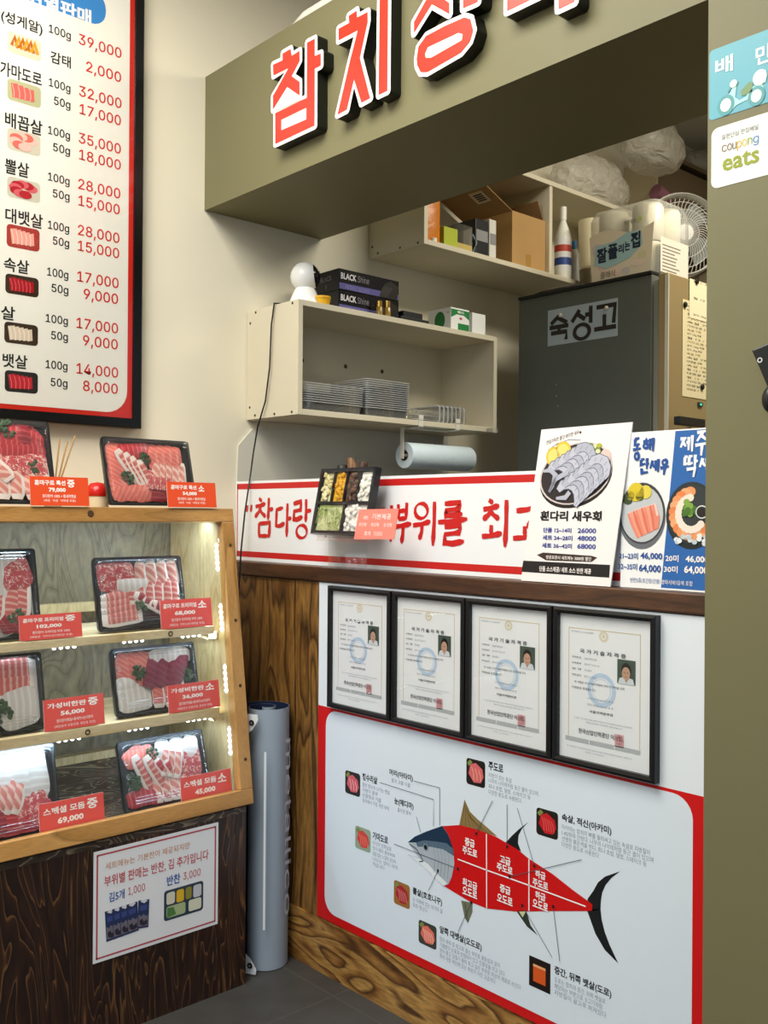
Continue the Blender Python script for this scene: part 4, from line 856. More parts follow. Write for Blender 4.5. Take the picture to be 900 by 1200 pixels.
def bowl(cx, cy, rxp, ryp, rot, rim, inner, k=1):
    pt = lambda r, n=32: [z6(cx+math.cos(a)*rxp*r*math.cos(rot)-math.sin(a)*ryp*r*math.sin(rot), cy+math.cos(a)*rxp*r*math.sin(rot)+math.sin(a)*ryp*r*math.cos(rot)) for a in (2*PI*i/n for i in range(n))]
    s.ppx([(x, y+4.5) for x, y in pt(1)], ink('1c1718'), k); s.ppx(pt(1.01), rim, k+.6); s.ppx(pt(.965), inner, k+1.2)
bowl(392, 388, 270, 200, -.52, ink('d6cac6'), ink('2c2527'))
lem, sh1, sh2 = ink('e3c23e'), ink('b3b7c6'), ink('8f93ab')
for x, y, r in ((235, 270, 55), (300, 235, 58)):
    e = s.uv(*z6(x, y)); s.ell(e[0], e[1], r/6/395*.92, r/6/395*.95, lem, 3, 16); s.ell(e[0], e[1], r/6/395*.7, r/6/395*.72, ink('efd978'), 3.3, 16)
for i in range(16):
    e = s.uv(*z6(random.uniform(390, 560), random.uniform(185, 260))); s.ell(*e, .007, .005, ink(random.choice(['b7b83c', '7f9440', 'dfe0b0', 'c6c44a'])), 3+.05*i, 8)
e = s.uv(*z6(600, 268)); s.ell(*e, .014, .016, ink('e3c9c2'), 4)
def shrimp(x, y, sc, k, flip=1):
    C_ = [(0, 0), (30, -38), (78, -50), (120, -30), (140, 20), (135, 80), (118, 110)]
    P_ = [z6(x+a*sc*flip, y+b*sc) for a, b in C_]
    s.line(P_, .0125*sc*1.85, ink('6f7388'), k-.12, px=True, prof=[.6, 1, 1.1, 1.15, 1.05, .8, .45]); s.line(P_, .0125*sc*1.5, sh1 if int(k*2) % 2 else ink('c2c4d2'), k, px=True, prof=[.6, 1, 1.15, 1.2, 1.1, .8, .45]); 
    for a, b_ in zip(C_[1:-1], C_[2:]): 
        m0, m1 = z6(x+(a[0]*.6+b_[0]*.4)*sc*flip-9, y+(a[1]*.6+b_[1]*.4)*sc+14), z6(x+(a[0]*.6+b_[0]*.4)*sc*flip+9, y+(a[1]*.6+b_[1]*.4)*sc-14); s.line([m0, m1], .0016, sh2, k+.2, px=True)
for i in range(6): shrimp(200+38*i, 375-26*i, 1.0-.03*i, 5+.5*i)
for i in range(7): shrimp(270+37*i, 510-30*i, 1.0-.02*i, 9+.5*i)
for P_ in ([(165, 375), (215, 365), (250, 400), (230, 480), (205, 520)], [(205, 520), (250, 430), (330, 385), (350, 340)], [(255, 565), (320, 560), (350, 520)]): s.line([z6(*q) for q in P_], .011, sh1, 8, px=True, prof=[.5, 1, 1, .8, .6][:len(P_)])
tag(s.build('shrimp_poster', org=s.P((x0+x1)/2, 0)), 'white poster card with a bowl of grey shrimp leaning on the banner', 'poster')
# the two tone poster
s = lean_sheet((719, 681), (825, 691), 1.753, 1.151, 1.5)
z7 = lambda x, y: (710+x/5.715, 490+y/5.715)
c = [s.uv(*z7(*q)) for q in ((165, 97), (50, 1100), (467, 73), (370, 1112))]
ht = c[0][1]; w0, wm = (c[0][0]+c[1][0])/2, (c[2][0]+c[3][0])/2; w1 = wm+.19
s.body([(w0, 0), (w1, 0), (w1, ht), (w0, ht)], .003, ink('f1f2f2'), white); bb_ = ink('2b66ae'); s.poly([(c[3][0], .004), (w1-.003, .004), (w1-.003, ht-.003), (c[2][0], ht-.003)], bb_, 1)
db = ink('23509a')
BR2 = {'동': [[(.2, .95), (.75, 1)], [(.25, .95), (.22, .68), (.8, .72)], [(.5, .7), (.5, .5)], [(.0, .46), (.95, .52)], circ(.48, .17, .24, .16)], '해': [[(.2, 1), (.34, .92)], [(.0, .78), (.5, .84)], circ(.24, .45, .2, .18), [(.62, 1), (.6, .1)], [(.6, .55), (.85, .58)], [(.88, 1.05), (.86, 0)]],
       '단': [[(.1, .95), (.5, 1)], [(.13, .95), (.1, .6), (.6, .68)], [(.78, 1.05), (.76, .3)], [(.77, .66), (1, .7)], [(.22, .36), (.2, .05), (.9, .1)]], '새': [[(.28, .95), (.02, .3)], [(.22, .7), (.48, .35)], [(.62, .95), (.6, .1)], [(.6, .55), (.84, .58)], [(.88, 1.05), (.86, 0)]], '우': [circ(.5, .8, .26, .18), [(.0, .42), (1, .52)], [(.52, .46), (.42, -.05)]],
       '제': [[(.0, .85), (.45, .9)], [(.3, .88), (.02, .3)], [(.2, .62), (.42, .35)], [(.45, .6), (.62, .62)], [(.64, .95), (.62, .1)], [(.9, 1.05), (.88, 0)]], '주': [[(.1, .95), (.85, 1)], [(.55, .95), (.1, .58)], [(.48, .8), (.9, .6)], [(-.02, .4), (1.02, .48)], [(.52, .44), (.46, -.05)]], '딱': [[(.02, .95), (.26, .98)], [(.05, .95), (.03, .58), (.28, .64)], [(.34, .95), (.6, 1)], [(.37, .95), (.35, .58), (.62, .66)], [(.8, 1.05), (.78, .4)], [(.79, .72), (1, .75)], [(.2, .34), (.8, .38), (.7, -.05)]]}
def brush(ch, bx, m, th, k=3):
    x0, y0 = s.uv(*z7(bx[0], bx[3])); x1, y1 = s.uv(*z7(bx[2], bx[1])); y0 = s.uv(*z7(bx[0], bx[3]))[1]; y1 = s.uv(*z7(bx[0], bx[1]))[1]
    for si, st in enumerate(BR2[ch]):
        P = [(x0+a*(x1-x0), y0+b*(y1-y0)) for a, b in st]; n = len(P); Q = []
        for i in range(n-1):
            for j in range(3): Q.append(tuple(Vector(P[i]).lerp(Vector(P[i+1]), j/3)))
        Q.append(P[-1]); s.line(Q, th, m, k+.4*si, prof=[1.15-.5*i/(len(Q)-1) for i in range(len(Q))])
for ch, bx in (('동', (182, 135, 240, 280)), ('해', (250, 140, 330, 225)), ('단', (228, 275, 292, 372)), ('새', (296, 280, 362, 362)), ('우', (365, 278, 425, 376))): brush(ch, bx, db, .0062)
for ch, bx in (('제', (500, 125, 592, 228)), ('주', (602, 90, 690, 245)), ('딱', (525, 255, 620, 390)), ('새', (628, 265, 710, 355)), ('우', (715, 262, 790, 370))): brush(ch, bx, ink('f3f5f8'), .0062)
def dish(px, py, rx, ry, m1, m2, m3):
    e = s.uv(*z7(px, py)); R_ = abs(s.uv(*z7(px+rx, py))[0]-e[0]); Q_ = abs(s.uv(*z7(px, py+ry))[1]-e[1])
    s.ell(e[0], e[1]-Q_*.06, R_, Q_, m1, 2, 32); s.ell(e[0], e[1]+Q_*.02, R_*.97, Q_*.93, m2, 2.4, 32); s.ell(e[0], e[1], R_*.9, Q_*.85, m3, 2.8, 32); return e, R_, Q_
e, R_, Q_ = dish(242, 642, 160, 222, ink('6a6e74'), ink('3f4347'), ink('c2c6ca'))
for i in range(10):
    f = i/9; s.line([(e[0]+R_*(-.55+1.05*f), e[1]+Q_*(.02+.36*f-.1*f*f)), (e[0]+R_*(-.35+1.0*f), e[1]+Q_*(-.3+.2*f)), (e[0]+R_*(-.1+.75*f), e[1]+Q_*(-.72+.28*f))], .0125, ink(['e58a72', 'ef9d84', 'dd7560'][i % 3]), 3.4+.2*i, prof=[.8, 1.1, .7]); s.line([(e[0]+R_*(-.5+1.05*f), e[1]+Q_*(.05+.36*f-.1*f*f)), (e[0]+R_*(-.32+1.0*f), e[1]+Q_*(-.25+.2*f))], .005, ink('f6cdbf'), 3.5+.2*i)
for x, y, r, m in ((205, 495, 42, 'dcc430'), (270, 495, 30, 'e2cf4e'), (150, 540, 26, '3d4a30'), (170, 520, 20, 'b9b44a'), (230, 520, 22, '49562e')):
    q = s.uv(*z7(x, y)); s.ell(*q, r/5.715*.0027, r/5.715*.0027, ink(m), 6, 12)
e, R_, Q_ = dish(575, 640, 178, 226, ink('23282a'), ink('2d3335'), ink('343a3b'))
for i in range(15):
    a = math.radians(95+i*16); m = ink(['ec9a62', 'f0ab78', 'e8874f'][i % 3]); p = (e[0]+R_*.68*math.cos(a), e[1]+Q_*.66*math.sin(a)); s.ell(p[0], p[1], R_*.21, Q_*.15, m, 3.4+.15*i, 14); s.ell(e[0]+R_*.5*math.cos(a), e[1]+Q_*.48*math.sin(a), R_*.14, Q_*.12, ink('f3e3d4'), 5.8+.1*i, 10)
for i in range(16):
    q = (e[0]+R_*random.uniform(-.6, .7), e[1]-Q_*random.uniform(.62, .9)); s.ell(*q, .006, .005, ink(random.choice(['e9eef0', 'd4dde2', 'c3ced4'])), 7+.1*i, 8)
for i in range(12): q = (e[0]+R_*random.uniform(-.25, .25), e[1]+Q_*random.uniform(-.1, .35)); s.ell(*q, .007, .007, ink(random.choice(['5f8a34', '82a84a', '4c7430'])), 8.8+.1*i, 8)
q = (e[0]+R_*.42, e[1]+Q_*.05); s.ell(*q, R_*.24, Q_*.2, ink('cfd4d6'), 10.2); s.ell(*q, R_*.2, Q_*.16, ink('24211e'), 10.6)
for tx, x, y, xr, h, m, bo in (('21~23미', 90, 942, 216, 44, db, .02), ('46,000', 232, 948, 380, 50, db, .03), ('32~35미', 84, 1012, 210, 44, db, .02), ('64,000', 222, 1035, 370, 58, db, .03), ('20미', 400, 960, 488, 46, wink, .02), ('46,000', 535, 970, 690, 50, wink, .03), ('30미', 390, 1033, 482, 46, wink, .02), ('64,000', 525, 1045, 685, 58, wink, .03)):
    s.tp(tx, *z7(x, y), z7(xr, 0)[0], h/5.715, m, 3, bo)
s.tp('반찬5종/초간장/간장/', *z7(165, 1098), z7(366, 0)[0], 5.6, db, 3, 0); s.tp('생와사비/김색 포함', *z7(372, 1112), z7(583, 0)[0], 5.6, wink, 3, 0)
tag(s.build('two_tone_poster', org=s.P(w0+.1, 0)), 'half white half blue poster card with two fish bowls beside the olive pillar', 'poster')
# ------------------------------------------------------------------ side dish box on a clear stand in front of the banner
XS_, ZS_ = 1.690, None
P0 = on(0, 1.695, 370, 627); LB = 12
a = math.radians(LB); U = Vector((math.sin(a), 0, math.cos(a))); Nn = RY.cross(U); O = Vector((1.695, P0.y, P0.z))
br_ = onp(O, Nn, 434, 631); tl_ = onp(O, Nn, 376, 552); Wb = (br_-O).dot(RY); Hb = (tl_-O).dot(U)
stand = thing('clear_acrylic_stand', (1.70, P0.y-Wb/2, 1.15), 'clear acrylic stand holding the side dish box in front of the banner', 'display stand')
acr = clear('clear acrylic', (1, 1, 1), .02, .03, .25)
b = MB(); b.obox(O+RY*Wb*.5-U*.0025-Nn*.004+Nn*.02, RY*Wb*.5, Nn*.026, U*.0018, acr); b.build('ledge', stand)
b = MB(); b.obox(O+RY*Wb*.5-Nn*.0045+U*.03, RY*Wb*.5, Nn*.0015, U*.045, acr); b.build('back_plate', stand)
b = MB(); zt0 = O.z-.004
b.obox(Vector((1.712, O.y-Wb*.5, (1.151+zt0)/2)), Vector((.0015, 0, 0)), Vector((0, Wb*.35, 0)), Vector((0, 0, (zt0-1.151)/2)), acr); b.obox(Vector((1.722, O.y-Wb*.5, 1.1525)), Vector((.026, 0, 0)), Vector((0, Wb*.4, 0)), Vector((0, 0, .0015)), acr); b.build('foot', stand)
t = thing('side_dish_box', (0, 0, 0), 'black lunch box with six side dishes propped up before the banner', 'lunch box'); t.matrix_world = Matrix((RY, U, Nn)).transposed().to_4x4(); t.location = O; ORG[t.name] = Vector()
b = MB(); D = .022; cells = [(.05, .50, .26, .94), (.28, .50, .49, .94), (.51, .50, .72, .94), (.74, .50, .95, .94), (.05, .06, .52, .45), (.56, .06, .95, .45)]
b.use(mat('lunch box black', '22252a', .3)); b.box(0, Wb, 0, Hb, 0, .004)
for x0, x1, y0, y1 in ((0, .045, 0, 1), (.955, 1, 0, 1), (.045, .955, 0, .055), (.045, .955, .945, 1), (.045, .955, .455, .495), (.525, .555, .055, .455), (.262, .278, .495, .945), (.492, .508, .495, .945), (.722, .738, .495, .945)): b.box(x0*Wb, x1*Wb, y0*Hb, y1*Hb, .004, D-.002)
b.build('box_tray', t, local=True)
for (x0, y0, x1, y1), nm, cols, kind in zip(cells, ('pickled_ginger', 'yellow_radish', 'seasoned_seaweed', 'white_garlic', 'shredded_radish', 'steamed_rice'), (('e6e0b4', 'd3c98c'), ('e6b52a', 'd69a1c'), ('6a4a38', '4a3830'), ('e9e9dc', 'f3f3ea'), ('d9dfae', 'a3b46a'), ('eceae2', 'f4f2ec')), (1, 0, 1, 0, 2, 0)):
    b = MB(); ms = [mat(nm.replace('_', ' ')+' '+c_, c_, .5) for c_ in cols]
    for i in range(46 if kind == 2 else 26):
        x, y = random.uniform(x0+.03, x1-.03)*Wb, random.uniform(y0+.03, y1-.03)*Hb; m = ms[i % 2]; z_ = .012+random.uniform(0, .006)
        if kind == 2: an = random.uniform(0, PI); L_ = .022; b.tube([(max(x0*Wb+.002, min(x1*Wb-.002, x-L_*math.cos(an))), max(y0*Hb+.002, min(y1*Hb-.002, y-L_*math.sin(an))), z_), (x, y, z_+.003), (max(x0*Wb+.002, min(x1*Wb-.002, x+L_*math.cos(an))), max(y0*Hb+.002, min(y1*Hb-.002, y+L_*math.sin(an))), z_)], .0012, m, 4)
        elif kind == 1: b.ball((x, y, z_), .007, (1, 1.1, .6), m, 1, .3)
        else: b.ball((x, y, z_), .008, (1, 1, .6), m, 1, .2)
    b.box(x0*Wb, x1*Wb, y0*Hb, y1*Hb, .004, .011, ms[0]); tag(b.build(nm, t, local=True), kind='stuff')
b = MB(); b.loops([[(x, y, z_) for x, y in rr(i_, i_, Wb-i_, Hb-i_, .004, 2)] for i_, z_ in ((0, D-.002), (.004, D-.002), (.006, D+.004), (.012, D+.004))], clear('box lid clear', (1, 1, 1), .04, .05, .35), False, True); b.build('clear_lid', t, local=True)
Oc = O+Nn*(.036); s = Sheet(Oc, RY, (U+Vector((-.1, 0, 0))).normalized()); c = [s.uv(*q) for q in ((414.5, 632), (462, 632), (467, 596), (421, 597))]
s.body(c, .0012, mat('salmon pink card', 'ee8a7c', .4)); X0, X1 = c[0][0], c[1][0]; Hh_ = c[3][1]-c[0][1]; Y0 = c[0][1]; Wd_ = X1-X0
for tx, u0, u1, v, h in (('세트', .2, .33, .66, .13), ('기본제공', .42, .88, .68, .18), ('초간장', .1, .3, .44, .12), ('생강채', .4, .6, .44, .12), ('김 간장', .72, .92, .44, .12), ('추가', .26, .42, .12, .16), ('3,000', .5, .7, .12, .15)): s.text(tx, X0+u0*Wd_, Y0+v*Hh_, X0+u1*Wd_, h*Hh_, wink, 1.5, .01)
st_ = [s.P(X0+.004, Y0+.002, -4), s.P(X0+.012, Y0+.002, -4)]
s.prism([s.P(X0+.004, Y0+.003, -3.4), s.P(X0+.012, Y0+.003, -3.4), s.P(X0+.012, Y0+.011, -3.4), s.P(X0+.004, Y0+.011, -3.4)], -s.n*.008, cardedge)
tag(s.build('pink_card', org=Oc), 'salmon pink card with white writing clipped to the side dish box', 'card')
# a cup of wooden handles behind the banner
c = on(0, 1.87, 411, 560); c.z = 1.151
cup = thing('black_cup', c, 'black cup just behind the banner holding three tools', 'cup')
b = MB(); b.lathe([(0, 0), (.050, 0), (.058, .20), (.055, .20), (.047, .004), (0, .004)], c, m=mat('black plastic cup', '17181a', .35)); b.build('cup_body', cup, smooth=40)
for i, (pxb, pyb, r, col_, lb) in enumerate(((401, 545, .016, '1a1a1b', 'thick black handle at the left in the black cup'), (412, 536.5, .0145, '7a4f24', 'brown wooden handle standing upright in the black cup'), (426.5, 541, .0125, '5a3318', 'dark brown wooden handle leaning right in the black cup'))):
    B_ = on(0, 1.87+(.012 if i == 1 else -.006), pxb, pyb); A_ = Vector((c.x+(.012 if i == 1 else -.008), c.y+(.018, .0, .002)[i], c.z+.012)); d_ = (B_-A_).normalized(); t_ = thing('tool_handle', A_, lb, 'handle', 'tools in the black cup')
    L_ = (B_-A_).length
    b = MB(); b.tube([A_+d_*L_*.45, B_-d_*.003, B_], [r*.9, r, r*.8], wood('handle timber %d' % i, ((0, col_), (1, '2e1a0c' if i else '101010')), (2, 2, .6), 6), 12); b.build('grip', t_, smooth=50)
    b = MB(); b.tube([A_, A_+d_*L_*.46], .004, steel, 8); b.build('tang', t_)
# ------------------------------------------------------------------ kitchen wall panel behind the banner
s_ = MB(); P = [(on(1, W, 272, 640).x, 1.153), (2.75, 1.153), (2.75, on(1, W, 590, 500).z-.03), (1.83, 1.578), (1.775, 1.52)]
s_.prism([Vector((x, W-.006, z)) for x, z in P], (0, .005, 0), mat('pale wall panel', 'dcd9cb', .35)); tag(s_.build('splash_panel', org=(2.2, W-.003, 1.153)), 'pale wall panel with a cut corner below the open wall shelf', 'wall panel')
# ------------------------------------------------------------------ shelf one
def shelfbox(name, x0, x1, y0, z0, z1, divs, label, th=.018, back=True):
    t = thing(name, ((x0+x1)/2, W-.01, z0), label, 'shelf')
    for nm, q in (('side_panel', (x0, x0+th, y0, W-.002, z0, z1)), ('side_panel', (x1-th, x1, y0, W-.002, z0, z1)), ('top_board', (x0+th, x1-th, y0, W-.002, z1-th, z1)), ('bottom_board', (x0+th, x1-th, y0, W-.002, z0, z0+th))):
        b = MB(); b.box(*q, melamine, .001)
        if nm == 'side_panel' and q[0] == x0:
            for yy, z_ in ((y0+.03, z0+.009), (y0+.12, z0+.009), (W-.05, z0+.012), (W-.02, z0+.04), (y0+.03, z1-.009), (W-.05, z1-.009), (W-.02, z1-.04)): b.lathe([(0, .0012), (.004, .001), (.0045, 0)], (x0, yy, z_), (-1, 0, 0), steel, 10)
        b.build(nm, t)
    if back:
        b = MB(); b.box(x0+th, x1-th, W-.010, W-.003, z0+th, z1-th, melamine)
        for px in (.24, .45, .64):
            for zz_ in (.62,): b.lathe([(0, .001), (.007, .001), (.008, 0)], (x0+(x1-x0)*px, W-.010, z0+(z1-z0)*zz_), (0, -1, 0), mat('dark screw cap', '3d3a33', .5), 10)
        b.build('back_board', t)
    for d in divs:
        b = MB(); b.box(d, d+th, y0+.004, W-.011, z0+th, z1-th, melamine); b.build('divider', t)
    return t
S1 = (1.808, 2.727, 2.374, 1.604, 1.957)
shelfbox('wall_shelf', *S1, [], 'lower open beige wall shelf holding clear containers')
YS = S1[2]; Z1 = S1[4]+.0006
def at(px, py, y): return on(1, y, px, py)
# security camera
yc = 2.455; c = at(357.5, 330, yc); top = at(357.5, 307.5, yc).z; k = FPX/((c-CAM).dot(CW)); r = 17.2/k
base = Vector((c.x, yc, Z1)); cz = top-r
t = thing('security_camera', base, 'white ball shaped camera on the lower wall shelf', 'camera'); wpl = mat('white camera plastic', 'eef0ee', .3)
b = MB(); hb = cz-Z1; b.lathe([(0, 0), (r*1.12, 0), (r*1.12, .006), (r*.95, hb*.28), (r*.72, hb*.55), (r*.6, hb*.62), (0, hb*.62)], base, m=wpl, n=32); b.build('base', t, smooth=50)
b = MB(); b.ball((c.x, yc, cz), r, m=wpl, sub=4); b.build('head', t, smooth=60)
b = MB(); d_ = Vector((.72, -.66, .12)).normalized(); ctr = Vector((c.x, yc, cz)); rings = [(r*math.sin(a)*1.012, r*math.cos(a)*1.012) for a in (math.radians(q) for q in (0.01, 15, 30, 42, 50))]; b.lathe(rings, ctr, d_, mat('camera face black', '0c0d0f', .15), 28); b.lathe([(0, r*1.03), (r*.3, r*1.03), (r*.33, r*1.0)], ctr, d_, mat('lens ring', '25282c', .2), 20); b.build('lens_face', t, smooth=50)
b = MB(); b.lathe([(r*1.13, .0005), (r*1.13, .005)], base, m=mat('rubber foot', '1a1a1a', .6), n=32); b.build('rubber_ring', t)
# cable
cab = MB(); b = cab; pts = [(1.90, 2.50, Z1+.004), (1.84, 2.49, Z1+.006), (1.801, 2.49, Z1+.002), (1.799, 2.495, 1.92)]
for px, py in ((318, 380), (316, 430), (311, 470), (302, 500), (297, 530)): p = on(0, 1.797, px, py); pts.append(tuple(p))
for px, py, x in ((293, 560, 1.762), (287, 600, 1.735), (282.5, 645, 1.725), (280, 690, 1.722)): pts.append(tuple(on(0, x, px, py)))
cab.tube(pts, .0028, mat('black cable', '18191b', .5), 6); tag(cab.build('power_cable', org=(1.8, 2.5, 1.6), smooth=60), 'black cable hanging from the lower wall shelf past the banner', 'cable')
# black glove boxes
gk = mat('glossy black carton', '15151a', .22)
yb = 2.43; L0, L1 = at(397, 345, yb).x, at(467.5, 345, yb).x; zt_ = at(397, 314, yb).z; hm = (zt_-Z1)/2; dpt = .135
for i, lb in enumerate(('lower of two black glove cartons on the wall shelf', 'upper of two black glove cartons, with a purple band')):
    z0 = Z1+i*(hm+.0006); t = thing('glove_carton', (L0+.1, yb+.06, z0), lb, 'box', 'glove cartons on the wall shelf')
    b = MB(); b.box(L0, L1, yb, yb+dpt, z0, z0+hm, gk, .002); b.build('carton', t)
    s = Sheet((L0, yb, z0), RX, UZ); Wg = L1-L0
    s.rect(.002, .004, Wg-.002, hm*.34, ink('5f5c96', .25), 1); s.text('BLACK', .008, hm*.52, .075, hm*.3, ink('d9d8dc', .25), 2, .03); s.text('Shine', .08, hm*.52, .13, hm*.3, ink('8d8a90', .25), 2, 0); s.text('NITRILE GLOVES', .03, hm*.1, .13, hm*.16, ink('8f8cc0', .25), 2, 0)
    s.poly([(Wg*.66, .003), (Wg*.97, .003), (Wg*.99, hm*.7), (Wg*.86, hm*.9), (Wg*.76, hm*.75), (Wg*.7, hm*.5)], ink('24211f', .3), 1.5)
    for j in range(4): s.line([(Wg*(.76+.04*j), hm*.6), (Wg*(.70+.035*j), hm*.28), (Wg*(.68+.035*j), hm*.1)], .006, ink('3a3633', .3), 1.8+.1*j)
    s.build('front_print', t)
    s = Sheet((L0, yb+dpt, z0), RY, UZ); s.text('BLACK', .04, hm*.5, .10, hm*.25, ink('5d5c62', .25), 1, .02); s.ell(.07, hm*.25, .006, .009, ink('4a494f', .25), 1); s.build('side_print', t)
# yellow tin, gold bottles, black tray, two medicine boxes
def pxbox(name, xl, xr, ytop, y, dp, m, label, cat, org=None, group=None, z0=None, bev=.0015):
    z0 = Z1 if z0 is None else z0; x0, x1 = at(xl, ytop, y).x, at(xr, ytop, y).x; zt_ = at(xl, ytop, y).z
    b = MB(); b.box(x0, x1, y, y+dp, z0, zt_, m, bev); o = b.build(name, org=((x0+x1)/2, y+dp/2, z0)); tag(o, label, cat, group); return o, x0, x1, zt_
t = thing('yellow_tub', (at(381, 350, 2.39).x, 2.395, Z1), 'small yellow tub between the white camera and the black cartons', 'tub')
x0, x1 = at(374.5, 347, 2.392).x, at(389.5, 347, 2.392).x; zt_ = at(380, 346.5, 2.392).z; cx_ = (x0+x1)/2; r_ = (x1-x0)/2
b = MB(); b.lathe([(0, 0), (r_*.85, 0), (r_, zt_-Z1-.004), (0, zt_-Z1-.004)], (cx_, 2.41, Z1), m=mat('yellow tub', 'e0ac1c', .4)); b.build('tub_body', t, smooth=40); b = MB(); b.lathe([(r_*1.05, zt_-Z1-.006), (r_*1.05, zt_-Z1), (0, zt_-Z1)], (cx_, 2.41, Z1), m=mat('yellow tub', '')) if False else b.lathe([(r_*1.04, zt_-Z1-.007), (r_*1.04, zt_-Z1), (0, zt_-Z1)], (cx_, 2.41, Z1), m=MATS['yellow tub']); b.build('lid', t, smooth=40)
for px, lb in ((444.5, 'left of two little gold capped bottles before the black cartons'), (454, 'right of two little gold capped bottles before the black cartons')):
    c = at(px, 360, 2.40); zt_ = at(px, 353, 2.40).z; h_ = zt_-Z1; t = thing('gold_capped_bottle', (c.x, 2.40, Z1), lb, 'bottle', 'gold capped bottles on the wall shelf')
    b = MB(); b.lathe([(0, 0), (.011, 0), (.011, h_*.6), (.008, h_*.68), (0, h_*.68)], (c.x, 2.40, Z1), m=mat('amber bottle', '9a7f3a', .15)); b.build('glass_body', t, smooth=40); b = MB(); b.lathe([(.0105, h_*.62), (.0105, h_), (0, h_)], (c.x, 2.40, Z1), m=mat('gold cap', 'c8a052', .25, metal=1)); b.build('cap', t, smooth=40)
t = thing('black_case', (at(485, 370, 2.42).x, 2.46, Z1), 'flat black case on the wall shelf right of the black cartons', 'case')
x0, x1 = at(470, 372, 2.41).x, at(503, 380, 2.41).x; zt_ = at(500, 371, 2.41).z
b = MB(); b.box(x0, x1, 2.41, 2.53, Z1, Z1+(zt_-Z1)*.6, mat('matte black', '121315', .5), .003); b.build('case_body', t); b = MB(); b.box(x0+.03, x1-.012, 2.43, 2.54, Z1+(zt_-Z1)*.6, zt_+.012, MATS['matte black'], .003); b.build('case_lid', t)
gb = mat('white carton', 'e6e9e6', .4); gg = ink('1f7a3a')
t = thing('green_white_box', (at(530, 370, 2.40).x, 2.45, Z1), 'white and green medicine box on the wall shelf', 'box')
x0, x1 = at(528.5, 360, 2.395).x, at(550, 360, 2.395).x; zt_ = at(529, 359.5, 2.395).z; h_ = zt_-Z1; wd = x1-x0; dp = .115
b = MB(); b.box(x0, x1, 2.395, 2.395+dp, Z1, zt_, gb, .001); b.build('carton', t)
s = Sheet((x0, 2.395, Z1), RX, UZ); s.poly([(0.001, h_*.55), (wd*.3, h_*.72), (wd*.7, h_*.72), (wd-.001, h_*.55), (wd-.001, h_*.93), (.001, h_*.93)], gg, 1); s.rect(wd*.38, h_*.05, wd-.002, h_*.34, gg, 1); s.text('밴드', wd*.35, h_*.78, wd*.72, h_*.1, wink, 2, .03); s.rect(wd*.5, h_*.5, wd*.56, h_*.62, ink('c22a2a'), 2); s.rect(wd*.44, h_*.54, wd*.62, h_*.58, ink('c22a2a'), 2.2); s.build('front_print', t)
s = Sheet((x0, 2.395+dp, Z1), RY, UZ); s.ell(dp*.52, h_*.48, .026, .032, gg, 1); s.rect(dp*.85, h_*.75, dp*.9, h_*.82, ink('b45a6a'), 1); s.build('side_print', t)
o, x0, x1, zt_ = pxbox('white_carton', 553.5, 569, 366, 2.40, .06, gb, 'small white carton at the right end of the wall shelf top', 'box')
# clear containers
cc = clear('clear container plastic', (.97, .975, .97), .06, .06, .45, haze=.04)
rimm = clear('clear container rim', (1, 1, 1), .2, .1, .8, haze=.4)
def container(wd, dp, h, rim=.004):
    b = MB(); L = lambda i, z: rloop(i, i, wd-i, dp-i, .012, z)
    b.loops([L(.012, h-.001), L(.008, 0), L(.0035, h-.003), L(0, h-.002), L(0, h), L(.004, h), L(.0085, .001), L(.011, .0008)][1:7], cc, True, False); b.loops([L(-.0005, h-.0018), L(-.0005, h+.0004), L(.003, h+.0004)], rimm); o = b.build('clear_container', local=True, smooth=40); return o
ZB1 = S1[3]+.0185
def stack(px0, px1, ytop, y, dp, n, label, h, wtop=None):
    x0, x1 = at(px0, 470, y).x, at(px1, 470, y).x; zt_ = at(px0, ytop, y).z; st = (zt_-ZB1-h)/max(1, n-1)
    o = container(x1-x0, dp, h); tag(o, label, 'container', 'clear containers in the wall shelf'); 
    for i in range(n):
        c = o if i == 0 else copy_tree(o); c.location = (x0, y, ZB1+st*i)
stack(356, 427, 447, 2.395, .19, 9, 'clear plastic container in the leftmost stack inside the lower wall shelf', .03)
stack(430, 481, 443, 2.392, .20, 14, 'clear plastic container in the tallest stack inside the lower wall shelf', .03)
stack(483, 512, 480, 2.46, .15, 3, 'clear plastic container in the low stack inside the lower wall shelf', .016)
x0 = at(513, 480, 2.40).x; zt_ = at(530, 476, 2.40).z; hh = zt_-ZB1
for i in range(7):                                                   # stood on edge in a row
    if i == 0: o = container(hh, .16, .02); tag(o, 'clear plastic lid stood on edge at the right inside the wall shelf', 'lid', 'clear lids stood on edge')
    c = o if i == 0 else copy_tree(o); c.rotation_euler = (0, -PI/2, 0); c.location = (x0+.03+.021*i, 2.40, ZB1+.0005)
# small clear hook at the shelf end
e = at(574, 503, 2.372); b = MB(); b.box(e.x-.02, e.x+.02, 2.345, 2.373, 1.60, 1.618, cc, .004); tag(b.build('clear_clip', org=(e.x, 2.36, 1.61)), 'little clear clip at the right end of the lower wall shelf', 'clip')
